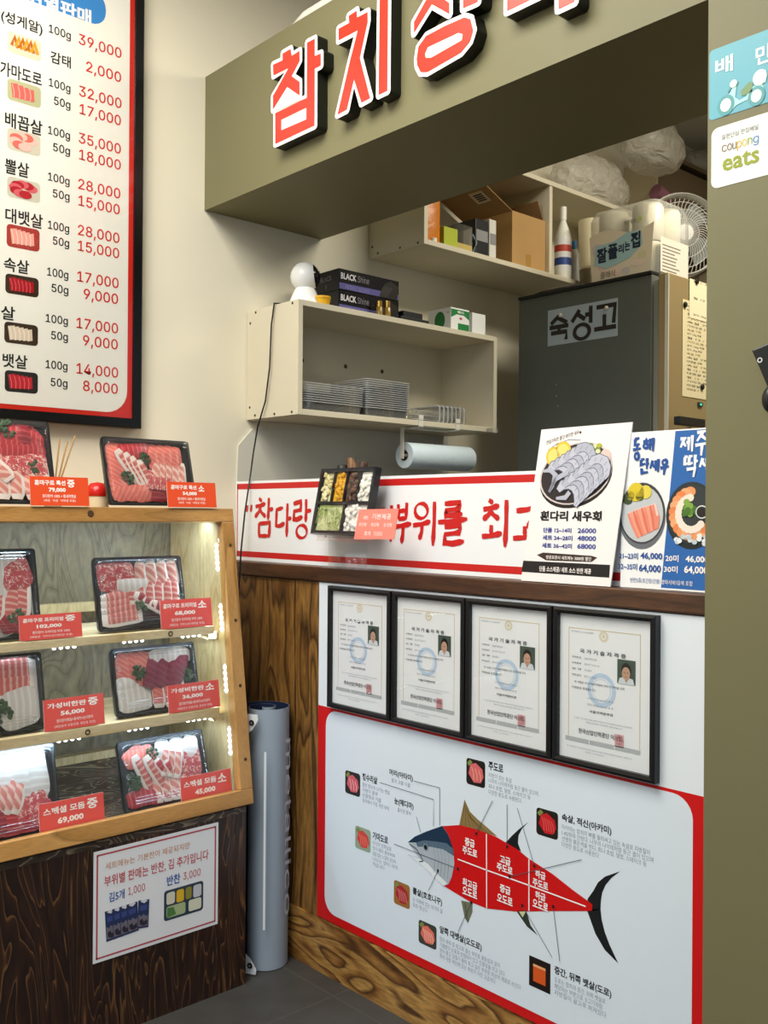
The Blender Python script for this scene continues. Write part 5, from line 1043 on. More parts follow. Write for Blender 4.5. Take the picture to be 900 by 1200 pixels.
# paper towel roll and holder
hm_ = mat('holder white metal', 'd9d6cb', .35); t = thing('paper_towel_holder', (at(505, 497, 2.36).x, 2.40, 1.604), 'white wire holder hooked under the lower wall shelf', 'holder')
yr = 2.43; cL, cR_ = on(1, yr, 474, 534), on(1, yr, 548, 538); rz = (cL.z+cR_.z)/2; kk = FPX/((cL-CAM).dot(CW)); Rr = 15.5/kk
hx0, hx1 = at(494, 492, 2.37).x, at(537, 497, 2.37).x
for nm, hx in (('hook', hx0), ('hook', hx1)):
    b = MB(); b.box(hx-.010, hx+.010, 2.3705, 2.3735, 1.597, 1.640, hm_); b.box(hx-.010, hx+.010, 2.3705, 2.44, 1.598, 1.601, hm_); b.box(hx-.010, hx+.010, 2.3705, 2.40, 1.6225, 1.6245, hm_) ; b.build(nm, t)
b = MB(); b.tube([(cL.x-.012, yr, 1.599), (hx1, yr, 1.599)], .0035, hm_, 8); b.build('rail', t)
b = MB(); b.box(cL.x-.013, cL.x-.010, yr-.009, yr+.009, rz-.012, 1.601, hm_, .001); b.tube([(cL.x-.013, yr, rz), (cR_.x, yr, rz)], .005, hm_, 8); b.lathe([(0, .002), (.006, .002), (.006, 0)], (cL.x-.013, yr, rz), (-1, 0, 0), hm_, 12); b.build('arm', t)
t = thing('paper_towel_roll', (cL.x, yr, rz-Rr), 'pale blue paper roll hanging under the lower wall shelf', 'paper roll')
b = MB(); b.lathe([(.019, 0), (Rr*.97, 0), (Rr, .003), (Rr, cR_.x-cL.x-.003), (Rr*.97, cR_.x-cL.x), (.019, cR_.x-cL.x)], (cL.x, yr, rz), (1, 0, 0), mat('pale blue paper', 'c9d8e0', .8, bump=.4, bumpscale=40), 32); b.build('paper', t, smooth=40)
b = MB(); b.lathe([(.019, -.001), (.019, cR_.x-cL.x), (.017, cR_.x-cL.x), (.017, -.001)], (cL.x, yr, rz), (1, 0, 0), mat('cardboard core', '8a7f6a', .8), 20, True); b.build('core', t, smooth=40)
# ------------------------------------------------------------------ shelf two
Y2S = 2.364; ZS2 = 2.225; X2 = 2.335; ztop2 = on(1, Y2S, 670, 221).z; dv = on(1, Y2S, 645, 230).x
XE = on(1, Y2S, 742, 250).x
shelfbox('upper_wall_shelf', X2, XE, Y2S, ZS2, ztop2, [dv], 'upper open beige wall shelf packed with a carton and bottles, bags on top', back=True)
ZB2 = ZS2+.0185
def at2(px, py, y=2.40): return on(1, y, px, py)
# orange bag
p0, p1 = at2(500.5, 285), at2(521, 240); t = thing('orange_bag', (p0.x+.03, 2.46, ZB2), 'orange packet at the left end of the upper shelf', 'packet')
b = MB(); ob = mat('orange packet', 'c9761c', .3, bump=.5, bumpscale=30); b.loops([[(p0.x+.002+dx*.06, 2.40+dy*.1, z) for dx, dy in ((0, 0), (.5, -.05+.05*math.sin(z*40)), (1, 0), (1, 1), (.5, 1.05), (0, 1))] for z in (ZB2, ZB2+.05, ZB2+.11, ZB2+.16)], ob, True, True); b.build('packet_body', t, smooth=30)
b = MB(); b.tube([(p0.x+.028, 2.395, ZB2), (p0.x+.028, 2.395, ZB2+.02)], .011, mat('white cap', 'e6e3da', .4), 12); b.build('cap', t)
# green sponge pack
x0, x1 = at2(519, 300).x, at2(533, 290).x; z1_ = at2(520, 265).z
b = MB(); b.box(x0, x1+.01, 2.395, 2.45, ZB2, z1_, mat('lime green carton', 'a9b428', .4), .002); o = b.build('lime_green_packet', org=(x0, 2.42, ZB2)); tag(o, 'lime green packet next to the orange one on the upper shelf', 'packet')
s = None
x0, x1 = at2(535, 300).x, at2(555, 300).x; z1_ = at2(540, 262).z
t = thing('plastic_tub', ((x0+x1)/2, 2.44, ZB2), 'clear tub with yellow contents between lime packet and black file', 'tub')
b = MB(); b.box(x0, x1, 2.405, 2.48, ZB2, z1_*.35+ZB2*.65, mat('yellow contents', 'c9b25a', .6), .004); b.build('contents', t)
b = MB(); b.loops([[(x, y, z) for x, y in rr(x0-.002, 2.402, x1+.002, 2.483, .012, 4)] for z in (ZB2, z1_)], cc, False, True); b.build('tub_wall', t, smooth=40)
b = MB(); b.tube([(x1+.004, 2.41, ZB2+.01), (x1+.016, 2.40, ZB2+.05), (x1+.004, 2.41, ZB2+.08)], .003, mat('blue grey handle', '6f8794', .4), 8); b.build('handle', t, smooth=60)
for xa, xb, yt, m, lb in ((557, 572, 255, mat('black file', '15161a', .4), 'black file standing between the clear tub and the carton'), (573.5, 581.5, 256, mat('white file', 'd5d3ca', .5), 'white file standing against the cardboard carton')):
    x0, x1 = at2(xa, 300).x, at2(xb, 300).x; z1_ = at2(xa, yt).z; b = MB(); b.box(x0, x1, 2.40, 2.60, ZB2, z1_, m, .003); b.box(x0+.004, x1-.004, 2.3985, 2.40, ZB2+.06, ZB2+.10, ink('8a8a8a')); tag(b.build('ring_file', org=(x0, 2.5, ZB2)), lb, 'file', 'files on the upper shelf')
# folded brown bag/flap behind
# carton
yk = 2.385; x0, x1 = at2(600, 300, yk).x, at2(651.5, 310, yk).x; x1 = min(x1, dv-.002); z1_ = at2(602, 247, yk).z; dk = .24
kraft = mat('kraft cardboard', 'b08a55', .75, vary=.06, bumpscale=20); kin = mat('cardboard inside', '97754a', .8)
t = thing('cardboard_carton', ((x0+x1)/2, yk+dk/2, ZB2), 'open brown cardboard carton in the middle of the upper shelf', 'carton'); th = .003
b = MB()
for q in ((x0, x1, yk, yk+th, ZB2, z1_), (x0, x1, yk+dk-th, yk+dk, ZB2, z1_), (x0, x0+th, yk+th, yk+dk-th, ZB2, z1_), (x1-th, x1, yk+th, yk+dk-th, ZB2, z1_), (x0, x1, yk, yk+dk, ZB2, ZB2+th)): b.box(*q, kraft)
b.box((x0+x1)/2-.018, (x0+x1)/2+.012, yk-.0006, yk, ZB2, ZB2+.055, mat('packing tape', 'a67f42', .25)); b.build('carton_body', t)
def flap(nm, A, B, v, m=kraft):
    b = MB(); A, B, v = Vector(A), Vector(B), Vector(v); n_ = (B-A).cross(v).normalized()*th*.5; b.prism([A-n_, B-n_, B+v-n_, A+v-n_], n_*2, m); b.build(nm, t); return A, B, v
hl = .095
A, B, v = flap('flap', (x0, yk+.002, z1_), (x0, yk+dk, z1_), (-.165, 0, .07), kin)
s = Sheet(A+v*.55+Vector((0, .03, .002)), (v*-1).normalized(), (B-A).normalized()); 
b = MB(); n_ = (B-A).cross(v).normalized(); n_ = n_ if n_.z < 0 else -n_
C0 = A+v*.45+(B-A)*.15; b.prism([C0+n_*.0024, C0+v*.35+n_*.0024, C0+v*.35+(B-A)*.28+n_*.0024, C0+(B-A)*.28+n_*.0024], n_*.0004, mat('shipping label', 'cbb894', .5))
for i in range(4): b.prism([C0+v*(.06+.06*i)+(B-A)*.05+n_*.003, C0+v*(.10+.06*i)+(B-A)*.05+n_*.003, C0+v*(.10+.06*i)+(B-A)*.22+n_*.003, C0+v*(.06+.06*i)+(B-A)*.22+n_*.003], n_*.0002, ink('2a2622'))
b.build('shipping_label', t)
flap('flap', (x1, yk+.01, z1_), (x1, yk+dk, z1_), (-.035, 0, .075), kin); flap('flap', (x0+.01, yk+dk, z1_), (x1-.01, yk+dk, z1_), (0, -.02, .075), kin)
# spray bottle, blue capped bottle
def bottle(px, pyt, y, r, prof, label, m, cap, band=None):
    c = on(1, y, px, pyt); h_ = c.z-ZB2; t = thing('plastic_bottle', (c.x, y, ZB2), label, 'bottle', 'bottles on the upper shelf'); b0 = Vector((c.x, y, ZB2))
    b = MB(); b.lathe([(0, 0)]+[(r*a, h_*e) for a, e in prof], b0, m=m, n=20); b.build('bottle_body', t, smooth=40)
    b = MB(); b.lathe([(r*.42, h_*.82), (r*.42, h_), (0, h_)], b0, m=cap, n=16); b.build('cap', t, smooth=40)
    if band:
        b = MB(); b.lathe([(r*1.012, h_*.12), (r*1.012, h_*.55)], b0, m=band[0], n=20); b.lathe([(r*1.02, h_*.38), (r*1.02, h_*.47)], b0, m=band[1], n=20); b.lathe([(r*1.02, h_*.2), (r*1.02, h_*.3)], b0, m=band[2], n=20); b.build('printed_label', t, smooth=40)
wb = mat('white bottle', 'e3e2d8', .35)
bottle(660, 243, 2.415, .034, ((1, 0), (1, .58), (.75, .68), (.38, .80), (.34, .86), (0, .86)), 'white spray bottle with a red and blue label right of the carton', wb, wb, (ink('e6e6e6'), ink('b8402e'), ink('2f4a8e')))
bottle(673, 283, 2.43, .026, ((1, 0), (1, .6), (.6, .75), (.4, .82), (0, .82)), 'clear bottle with a blue cap right of the white spray bottle', mat('milky bottle', 'b5b7ae', .3), mat('blue cap', '3a78b0', .4))
def jar(px0, px1, pyt, y, z0, label):
    c0_, c1_ = on(1, y, px0, pyt), on(1, y, px1, pyt); r = (c1_.x-c0_.x)/2*.95; h_ = c0_.z-z0; t = thing('stacked_jar', ((c0_.x+c1_.x)/2, y, z0), label, 'jar'); b0 = Vector(((c0_.x+c1_.x)/2, y, z0)); bm_ = mat('beige paper cup', 'd2c7a4', .5)
    b = MB(); b.lathe([(0, 0), (r*.8, 0), (r*.86, h_*.45), (r*.9, h_*.46), (r*.92, h_*.62), (r, h_*.98), (r, h_), (0, h_)], b0, m=bm_, n=24); b.build('cup_body', t, smooth=30)
    b = MB(); b.lathe([(r*.84, h_*.1), (r*.9, h_*.44)], b0, m=mat('cup print brown', '6f6248', .5), n=24); b.build('printed_band', t, smooth=30)
# ------------------------------------------------------------------ ageing fridge
FX = 2.85; fy0 = on(0, FX, 764, 320).y; fyl = on(0, FX, 608, 352).y; fz = on(0, FX, 700, 334).z; yd0, yd1 = on(0, FX, 784, 315).y, on(0, FX, 771.5, 318).y
fs = mat('dark grey fridge side', '585d57', .4, vary=.05, bumpscale=4); bronze = mat('bronze steel door', '9c8860', .38, metal=.25); chrome = mat('door edge trim', 'cfccbd', .3, metal=.2)
t = thing('fridge', (FX+.3, (fy0+fyl)/2, 0), 'tall dark grey upright fridge behind the counter', 'fridge'); XFR = 3.55
b = MB(); b.box(FX, XFR, fy0, fyl, .06, fz, fs, .003); b.build('cabinet', t)
b = MB(); b.box(FX+.012, XFR-.01, yd1, fy0, .09, fz-.02, mat('door gasket', 'a3a298', .5)); b.build('gasket', t)
b = MB(); b.box(FX, XFR, yd0+.004, yd1, 1.02, fz-.004, bronze, .004); b.box(FX-.0012, FX+.004, yd0+.001, yd0+.014, 1.03, fz-.01, chrome); door = b.build('door', t)
b = MB(); b.box(FX, XFR, yd0+.004, yd1, .12, 1.005, bronze, .004); b.build('door', t)
b = MB(); b.box(FX+.03, XFR-.02, fy0-.02, fyl-.02, 0, .06, mat('fridge foot', '191a1a', .6)); b.build('foot', t)
b = MB(); b.box(FX-.006, XFR, fy0-.002, fyl, fz, fz+.012, mat('fridge black top', '141513', .5), .003); b.build('top_panel', t)
for p in (on(0, FX, 652, 451), on(0, FX, 652, 464), on(0, FX, 653.5, 476)):
    b = MB(); b.lathe([(0, .002), (.003, .0015), (.004, 0)], (FX, p.y, p.z), (-1, 0, 0), mat('rivet', '8f958f', .3, metal=.6), 10); b.build('rivet', t)
hp = on(1, yd0-.04, 765, 492); hz1, hz0 = on(1, yd0-.035, 790, 487).z, on(1, yd0-.035, 790, 497).z
hx0_, hx1_ = FX-.02, FX+.10
b = MB(); b.box(FX+.0, FX+.16, yd0-.045, yd0-.02, hz0, hz1, mat('handle black', '191b1a', .35), .003); b.box(FX+.13, FX+.15, yd0-.02, yd0+.004, hz0+.003, hz1-.003, chrome); b.build('handle', door)
p = on(1, yd0, 821, 474); b = MB(); b.obox((p.x, yd0+.002, p.z), Vector((.014, 0, 0)), Vector((0, .003, 0)), Vector((0, 0, .007)), mat('indicator housing', '0f3a36', .2)); b.obox((p.x, yd0-.0015, p.z), Vector((.004, 0, 0)), Vector((0, .001, 0)), Vector((0, 0, .003)), mat('indicator light', '4fd0b0', .3, emit=1.2)); b.build('indicator', door)
# sign on the fridge
s = Sheet((FX-.0006, on(0, FX, 641.6, 403).y, on(0, FX, 641.6, 403).z), RY, UZ); zl = lambda x, y: (620+x/6.43, 330+y/6.43)
c = [s.uv(*q) for q in ((640.8, 407), (724, 392.5), (723.8, 347.5), (643, 365.3))]; X0, X1, Y0, Y1 = (c[0][0]+c[3][0])/2, (c[1][0]+c[2][0])/2, (c[0][1]+c[1][1])/2, (c[2][1]+c[3][1])/2
s.body([(X0, Y0), (X1, Y0), (X1, Y1), (X0, Y1)], .0004, ink('a3b0ba')); Wd_, Hd_ = X1-X0, Y1-Y0; dk_ = ink('241c18')
def bar(*pts, w=.026): s.line([(X0+a*Wd_, Y0+c_*Hd_) for a, c_ in pts], w*.6, dk_, 1+random.random()*.8)
bar((.17, .80), (.05, .60)); bar((.16, .74), (.29, .58)); bar((.03, .50), (.31, .50)); bar((.05, .34), (.28, .34), (.275, .12)); bar((.17, .50), (.17, .38))
bar((.47, .86), (.36, .56)); bar((.45, .74), (.55, .58)); bar((.63, .92), (.63, .46)); bar((.55, .70), (.63, .70))
s.ring(X0+.505*Wd_, Y0+.26*Hd_, .024, .040, dk_, 2, 24, .8)
bar((.71, .84), (.965, .84), (.945, .36)); bar((.82, .62), (.82, .32)); bar((.68, .26), (.98, .26))
tag(s.build('fridge_sign', org=(FX, c[0][0], 1.9)), 'grey paper sign with three bold black characters on the fridge side', 'sign')
for px, py, lb in ((657, 369.5, 'left of two round pale magnets on the fridge sign'), (711, 361, 'right of two round pale magnets on the fridge sign')):
    p = on(0, FX-.001, px, py); b = MB(); b.lathe([(0, .006), (.005, .0055), (.0075, .003), (.0075, 0)], (FX-.0018, p.y, p.z), (-1, 0, 0), mat('pale magnet', 'cfc8b0', .3), 16); tag(b.build('round_magnet', org=p, smooth=40), lb, 'magnet', 'magnets on the fridge')
# papers pinned to the door
def doorpaper(px, label, n, m, k):
    yy = yd0+.0035-k*.0012; A = on(1, yy, px[0], px[3]); B = on(1, yy, px[2], px[1]); x1 = B.x; s = Sheet((A.x, yy, A.z), RX, UZ); wd, ht = x1-A.x, on(1, yy, px[0], px[1]).z-A.z
    s.body([(0, 0), (wd, 0), (wd, ht), (0, ht)], .0005, m)
    for i in range(n):
        v = ht*(.93-.86*i/max(1, n-1)); tx = random.choice(['참치 10kg 해동', '대뱃살 5팩', '냉동 보관', '월 12 / 화 8', '가마도로 3', '속살 7팩', '배꼽살 4']); s.text(tx, wd*.1, v, wd*random.uniform(.35, .8), .008, ink(['8a6f3a', '4a4640', '35353c'][i % 3]), 1, 0)
        if i % 3 == 1: s.text('확인', wd*.6, v-.004, wd*.8, .008, ink('2a2c34'), 1, 0)
    tag(s.build('pinned_paper', org=(A.x, yy, A.z)), label, 'paper', 'papers on the fridge door')
doorpaper((799.5, 350, 850, 464), 'long handwritten list pinned to the bronze fridge door', 22, ink('dccfa6'), 1)
doorpaper((808, 326, 850, 372), 'short paper pinned over the long list on the fridge door', 3, ink('e6dcb8'), 2)
for px, py, lb in ((803, 357, 'black magnet at the top of the long list on the fridge door'), (816.5, 330, 'black magnet on the short paper on the fridge door'), (823, 453.5, 'black magnet at the foot of the long list on the fridge door')):
    p = on(1, yd0, px, py); b = MB(); b.lathe([(0, .006), (.008, .0055), (.010, .003), (.010, 0)], (p.x, yd0+.001, p.z), (0, -1, 0), mat('black magnet', '15140f', .4), 16); tag(b.build('round_magnet', org=p, smooth=40), lb, 'magnet', 'magnets on the fridge')
# ------------------------------------------------------------------ things on the fridge
FT = fz+.0125
XT = 2.93; p0, p1 = on(0, XT, 690, 290), on(0, XT, 769, 270); ztw = on(0, XT, 735, 240).z; wT = p0.y-p1.y; hT = ztw-FT; dT = .22
t = thing('toilet_roll_pack', (XT+dT/2, (p0.y+p1.y)/2, FT), 'wrapped pack of white toilet rolls on top of the fridge', 'toilet roll pack')
rl = mat('white tissue roll', 'e6e0c8', .85, bump=.3, bumpscale=80); nr = 2; rad = min(wT/4, dT/4)*.98
for iy in range(2):
    for ix in range(2):
        for iz in range(2):
            c = Vector((XT+.002+dT*(.25+.5*ix), p1.y+wT*(.25+.5*iy), FT+.002+iz*hT*.5)); b = MB(); hh_ = hT*.485; b.lathe([(.016, 0), (rad*.94, 0), (rad, .006), (rad, hh_-.012), (rad*.9, hh_), (.02, hh_), (.016, hh_-.004)], c, m=rl, n=28, close=True); b.build('roll', t, smooth=45)
film = clear('pack film', (1, 1, 1), .08, .12, .6, haze=.12)
b = MB(); LL = lambda i, z: [(XT-.004+i+x, p1.y-.004+i+y, z) for x, y in rr(0, 0, dT+.008-2*i, wT+.008-2*i, .03, 4)]
b.loops([LL(.004, FT+.001), LL(0, FT+.02), LL(0, FT+hT-.03), LL(.012, FT+hT+.002), LL(.05, FT+hT+.006)], film, False, True); b.build('wrapper', t, smooth=50)
s = Sheet((XT-.0046, p0.y, FT), RY, UZ); hz = hT
s.poly([(.02, .01)]+[(wT*.02+wT*.96*i/12, hz*(.68+.05*math.sin(i*.55))) for i in range(13)]+[(wT-.02, .01)], ink('dccfb8', .3), .5)
for i in range(16):
    q = (wT*random.uniform(.08, .92), hz*random.uniform(.08, .62)); s.ell(*q, random.uniform(.012, .028), random.uniform(.01, .02), ink(random.choice(['d9bfb0', 'e6d8c4', 'c6bfc0', 'cfc9a4', 'e3cdbd']), .3), .8+.1*i, 12)
s.poly([(wT*.10, hz*.30), (wT*.3, hz*.22), (wT*.64, hz*.30), (wT*.82, hz*.44), (wT*.80, hz*.62), (wT*.6, hz*.64), (wT*.4, hz*.56), (wT*.12, hz*.54)], ink('9fc0c4', .3), 3)
for tx, u0, u1, v, h_ in (('잘', .14, .30, .31, .20), ('풀', .31, .46, .33, .20), ('리', .47, .55, .38, .12), ('는', .56, .64, .40, .12), ('집', .65, .79, .41, .21)): s.text(tx, wT*u0, hz*v, wT*u1, hz*h_, ink('1c2c44', .3), 4, .04)
s.text('클래식', wT*.2, hz*.10, wT*.42, hz*.09, ink('6b5a50', .3), 4, .0); s.text('천연펄프', wT*.55, hz*.74, wT*.72, hz*.05, ink('5b5a48', .3), 2, .01); e_ = (wT*.78, hz*.77); s.ell(*e_, .008, .01, ink('b9c46a', .3), 2, 10); s.build('printed_front', t)
s = Sheet((XT+.02, p1.y-.0048, FT), RX, UZ); s.rect(0, .02, dT-.04, hz*.52, ink('d9d2c4', .3), 0)
for i in range(8): s.rect(.012, hz*(.1+.045*i), dT*random.uniform(.4, .7), hz*(.115+.045*i), ink('7d776c', .3), 1)
s.build('printed_side', t)
p = on(0, 2.93, 697, 300); jar(684, 705, 256, 2.30, FT, 'beige paper cup stack left of the toilet roll pack')
# film and flattened bags on the fridge top edge
def crumple(name, c, rad_, label, m, cat, seed, sub=4, amp=.2, group=None):
    random.seed(seed); b = MB(); b.ball(c, 1, rad_, m, sub); o_ = Vector(c)
    ws = [(Vector((random.gauss(0, 1), random.gauss(0, 1), random.gauss(0, 1))).normalized(), random.uniform(4, 11), random.uniform(0, 6.28)) for _ in range(9)]
    for v in b.bm.verts:
        d = v.co-o_; u_ = Vector((d.x/rad_[0], d.y/rad_[1], d.z/rad_[2])); k_ = sum(abs(math.sin(u_.dot(w_)*f_+ph_)) for w_, f_, ph_ in ws)/9
        v.co = o_+d*(1-amp*(1-k_)*1.4+amp*.3)
        if v.co.z < o_.z-rad_[2]*.72: v.co.z = o_.z-rad_[2]*.72
    o = b.build(name, org=c, smooth=35); tag(o, label, cat, group); random.seed(seed+1); return o
bagm = bpy.data.materials.new('crumpled poly bag'); bagm.use_nodes = True
nt = bagm.node_tree; bs = nt.nodes['Principled BSDF']; bs.inputs['Base Color'].default_value = lin('d9d3c4'); bs.inputs['Roughness'].default_value = .22; bs.inputs['Specular IOR Level'].default_value = .7; bs.inputs['Alpha'].default_value = .5
ntc = nt.nodes.new('ShaderNodeTexCoord'); nn = nt.nodes.new('ShaderNodeTexNoise'); nn.inputs['Scale'].default_value = 13; nn.inputs['Detail'].default_value = 3; nn.inputs['Distortion'].default_value = 2.5; nb = nt.nodes.new('ShaderNodeBump'); nb.inputs['Strength'].default_value = .7; nb.inputs['Distance'].default_value = .03
nt.links.new(ntc.outputs['Object'], nn.inputs['Vector']); nt.links.new(nn.outputs[0], nb.inputs['Height']); nt.links.new(nb.outputs[0], bs.inputs['Normal'])
yb_ = 2.47; cA = on(1, yb_, 692, 205); crumple('plastic_bag', (cA.x, yb_, ztop2+.095), (.24, .12, .13), 'crumpled pale plastic bag lying on the upper shelf, left of two', bagm, 'plastic bag', 3, group='plastic bags on the upper shelf')
cB = on(1, 2.35, 765, 175); crumple('plastic_bag', (cB.x, 2.35, cB.z+.0), (.19, .115, .125), 'crumpled pale plastic bag bulging over the upper shelf, right of two', bagm, 'plastic bag', 5, group='plastic bags on the upper shelf')
cD = on(0, 2.90, 650, 336); crumple('plastic_film', (2.93, cD.y-.01, FT+.012), (.05, .15, .016), 'crumpled dark film lying on the left edge of the fridge top', mat('dark film', '3a3c38', .3, bump=.6, bumpscale=25), 'film', 9, 3)
# fan
fc = on(1, 2.18, 797, 277); kf = FPX/((fc-CAM).dot(CW)); RF = 47/kf; fx = Vector((-.15, -.98, .1)).normalized(); fn = Vector((-.62, -.78, 0)).normalized()
t = thing('electric_fan', (fc.x, fc.y, FT), 'white round fan standing on the fridge behind the toilet rolls', 'fan'); fw_ = mat('white fan plastic', 'dcdad2', .35)
b = MB(); b.lathe([(RF, -.02), (RF*1.04, -.01), (RF*1.04, .03), (RF, .04), (RF*.97, .03), (RF*.97, -.01)], fc, fn, fw_, 40, True); b.build('guard_ring', t, smooth=50)
b = MB(); u = fn.orthogonal().normalized(); v = fn.cross(u)
for i in range(48):
    a0 = 2*PI*i/48; pts = [fc+fn*(.055*math.cos(q*PI/2)+.005)+(u*math.cos(a0+.5*(1-q))+v*math.sin(a0+.5*(1-q)))*RF*(.2+.78*q) for q in (0, .33, .66, 1)]; b.tube(pts, .0013, fw_, 4)
for rr_ in (.35, .6, .82): b.tube([fc+fn*(.055*math.cos(((rr_-.2)/.78)*PI/2)+.005)+(u*math.cos(a)+v*math.sin(a))*RF*rr_ for a in (2*PI*i/32 for i in range(33))], .0014, fw_, 4)
b.build('grille', t)
b = MB(); b.lathe([(0, .066), (RF*.2, .062), (RF*.22, .05), (RF*.2, .045)], fc, fn, fw_, 24); b.build('hub_badge', t, smooth=40)
b = MB(); bl_ = mat('fan blade', '8f938f', .3)
for i in range(4):
    a0 = 2*PI*i/4; q = lambda r_, a, h_: fc+fn*h_+(u*math.cos(a0+a)+v*math.sin(a0+a))*RF*r_; b.face([q(.15, 0, .0), q(.85, -.15, -.008), q(.88, .5, .014), q(.6, .8, .02), q(.15, .5, .012)], bl_)
b.build('blade_wheel', t)
b = MB(); b.lathe([(0, -.10), (.05, -.09), (.06, -.03), (.05, -.005), (0, -.005)], fc, fn, fw_, 20); b.build('motor_housing', t, smooth=40)
b = MB(); b.tube([(fc.x-fn.x*.05, fc.y-fn.y*.05, FT+.03), (fc.x-fn.x*.05, fc.y-fn.y*.05, fc.z-RF*.2)], .016, fw_, 12); b.build('neck', t); b = MB(); b.lathe([(0, 0), (.09, 0), (.085, .02), (.02, .035), (0, .035)], (fc.x-fn.x*.05, fc.y-fn.y*.05, FT), m=fw_); b.build('base', t, smooth=40)
# tall end cabinet beyond the upper shelf
YE = 2.475; ex = on(1, YE, 768.5, 220).x; cb_ = mat('beige cabinet end', 'b7a98a', .55); shade_in = mat('cabinet inside shade brown', '6b5a44', .6)  # brown puts the shade inside the beige cabinet into the colour
t = thing('end_cabinet', (ex+.35, W, 2.2), 'open beige cabinet at the far end of the kitchen wall', 'cabinet')
b = MB(); b.box(ex, ex+.02, YE, W-.002, ZS2+.02, 2.95, cb_); b.build('side_panel', t); b = MB(); b.box(ex+.02, ex+.9, W-.02, W-.002, ZS2+.02, 2.95, shade_in); b.build('back_board', t)
b = MB(); b.box(ex+.02, ex+.9, YE+.01, W-.02, on(1, YE, 800, 190).z, on(1, YE, 800, 190).z+.02, shade_in); b.build('shelf_board', t); b = MB(); b.box(ex+.02, ex+.9, YE-.002, W-.02, 2.60, 2.95, shade_in); b.build('door', t)
c = on(1, 2.45, 772, 226); b = MB(); b.tube([(c.x-.03, 2.45, c.z), (c.x+.05, 2.44, c.z-.02)], [.035, .03], mat('dusky pink cloth', '8a5a68', .8), 12); tag(b.build('rolled_cloth', org=c), 'rolled dusky pink cloth in the end cabinet behind the fan', 'cloth')
c = on(1, 2.55, 822, 165); crumple('plastic_bag', (c.x, 2.56, on(1, YE, 800, 190).z+.02+.0595), (.11, .07, .08), 'pale plastic bag in the end cabinet at the far right beside the pillar', bagm, 'plastic bag', 11, group='plastic bags on the upper shelf')
# ------------------------------------------------------------------ stickers and a black holder on the pillar
zst = lambda x, y: (820+x/6, 30+y/6)
s = Sheet((XF-.0008, YP, 1.85), RY, UZ); teal = ink('5fa8b8'); tl2 = ink('8fd0d2')
tl_, bl_2 = s.uv(*zst(78, 185)), s.uv(*zst(65, 672)); xw = .148
s.body([(a_+bl_2[0], c_+bl_2[1]) for a_, c_ in rr(0, 0, xw, tl_[1]-bl_2[1]+.002, .008)], .0006, teal); X0, Y0, hh_ = bl_2[0], bl_2[1], tl_[1]-bl_2[1]
ww = ink('f2f6f4')
s.text('배', *s.uv(*zst(110, 358)), s.uv(*zst(235, 358))[0], hh_*.24, ww, 2, .02)
q = s.uv(*zst(395, 285)); s.text('민', q[0], q[1], q[0]+.026, hh_*.26, ww, 2, .02)
sc = lambda pts, m, k: s.ppx([zst(*p) for p in pts], m, k); tb, td, cr_ = ink('a9dcd9'), ink('4f9aa0'), ink('eef0dc')
for x, y, r in ((185, 560, 36), (400, 495, 34)):
    e_ = s.uv(*zst(x, y)); k_ = .00047; s.ell(*e_, r*k_, r*k_*1.1, td, 3, 20); s.ell(*e_, r*k_*.62, r*k_*.7, cr_, 4, 18)
sc([(150, 545), (210, 480), (240, 420), (262, 415), (250, 505), (280, 525), (330, 500), (345, 440), (440, 410), (455, 450), (370, 480), (340, 520), (260, 560), (225, 600)], tb, 2.5); sc([(290, 460), (350, 395), (375, 400), (370, 465), (320, 490), (295, 495)], ink('6f8f62'), 3)
s.line([zst(200, 470), zst(235, 408), zst(270, 400)], .004, td, 4, px=True); e_ = s.uv(*zst(240, 410)); s.ell(*e_, .007, .007, cr_, 5, 12); sc([(385, 350), (470, 310), (470, 400), (390, 420)], tl2, 3); e_ = s.uv(*zst(425, 365)); s.ell(*e_, .013, .014, cr_, 4, 16)
tag(s.build('delivery_sticker', org=(XF, YP-.08, 2.1)), 'teal sticker with a scooter, upper of two on the olive pillar', 'sticker')
s = Sheet((XF-.0008, YP, 1.85), RY, UZ); t0, b0 = s.uv(*zst(110, 700)), s.uv(*zst(110, 1145)); x0 = s.uv(*zst(82, 900))[0]; hh_ = t0[1]-b0[1]-.006
s.body([(a_+x0, c_+b0[1]) for a_, c_ in rr(0, 0, .133, hh_, .013)], .0006, ink('eeeee6')); og = ink('8d9a1e'); gy = ink('6c7278')
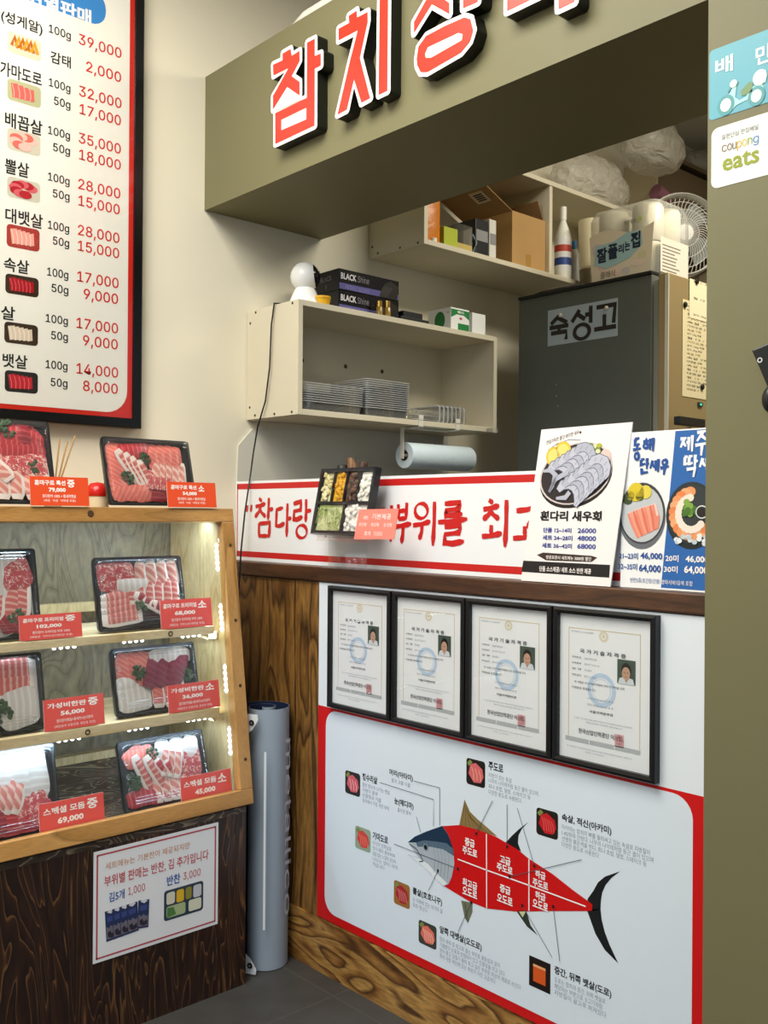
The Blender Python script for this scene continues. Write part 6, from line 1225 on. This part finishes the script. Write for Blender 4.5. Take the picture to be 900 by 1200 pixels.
s.text('일편단심 한집배달', *s.uv(*zst(155, 806)), s.uv(*zst(415, 806))[0], hh_*.085, gy, 2, .0)
y_ = s.uv(*zst(155, 893))[1]; xa = s.uv(*zst(155, 880))[0]; xb = s.uv(*zst(418, 880))[0]; wl_ = xb-xa
for ch, u0, u1, m, dz, h_ in (('c', 0, .14, '7d6a58', 0, .115), ('o', .15, .28, '7d6a58', 0, .115), ('u', .29, .40, '7d6a58', 0, .11), ('p', .41, .54, 'd9b23a', -.04, .15), ('o', .55, .68, 'e0c24a', 0, .115), ('n', .70, .82, '8aa83e', 0, .11), ('g', .84, .99, '3f86c8', -.04, .15)): s.text(ch, xa+u0*wl_, y_+dz*hh_, xa+u1*wl_, h_*hh_, ink(m), 2, .012)
s.text('eats', *s.uv(*zst(160, 1030)), s.uv(*zst(418, 1030))[0], hh_*.25, og, 2, .02)
tag(s.build('delivery_sticker', org=(XF, YP-.08, 1.95)), 'white sticker reading eats, lower of two on the olive pillar', 'sticker')
t = thing('black_wall_scanner', on(0, XF, 897, 430), 'black device mounted on the olive pillar at the right edge', 'device'); c0 = on(0, XF-.03, 884, 411); U2 = (on(0, XF-.03, 897, 441)-c0).normalized(); R2 = (on(0, XF-.03, 905, 402.5)-c0).normalized(); bk = mat('black device plastic', '14171a', .35)
b = MB(); n_ = Vector((-1, 0, 0)); b.obox(c0+R2*.06+U2*.042, R2*.06, U2*.042, n_*.012, bk, .003); b.build('head', t)
b = MB(); c1 = c0+R2*.06+U2*.042; b.tube([c1, (XF, c1.y, c1.z)], .012, bk, 12); b.build('bracket', t)
b = MB(); e_ = on(0, XF-.0425, 890.5, 422); b.lathe([(.0028, .0005), (.0046, .0005), (.0046, 0)], e_, (-1, 0, 0), mat('white mark', 'd8dadb', .4), 16); b.build('button', t)
p = on(0, XF-.02, 904, 468); b = MB(); b.ball(p, .016, (.9, 1, 1.5), bk, 3); b.tube([p, (XF, p.y, p.z)], .008, bk, 8); tag(b.build('black_hook', org=p, smooth=50), 'black rounded hook on the olive pillar below the black device', 'hook')
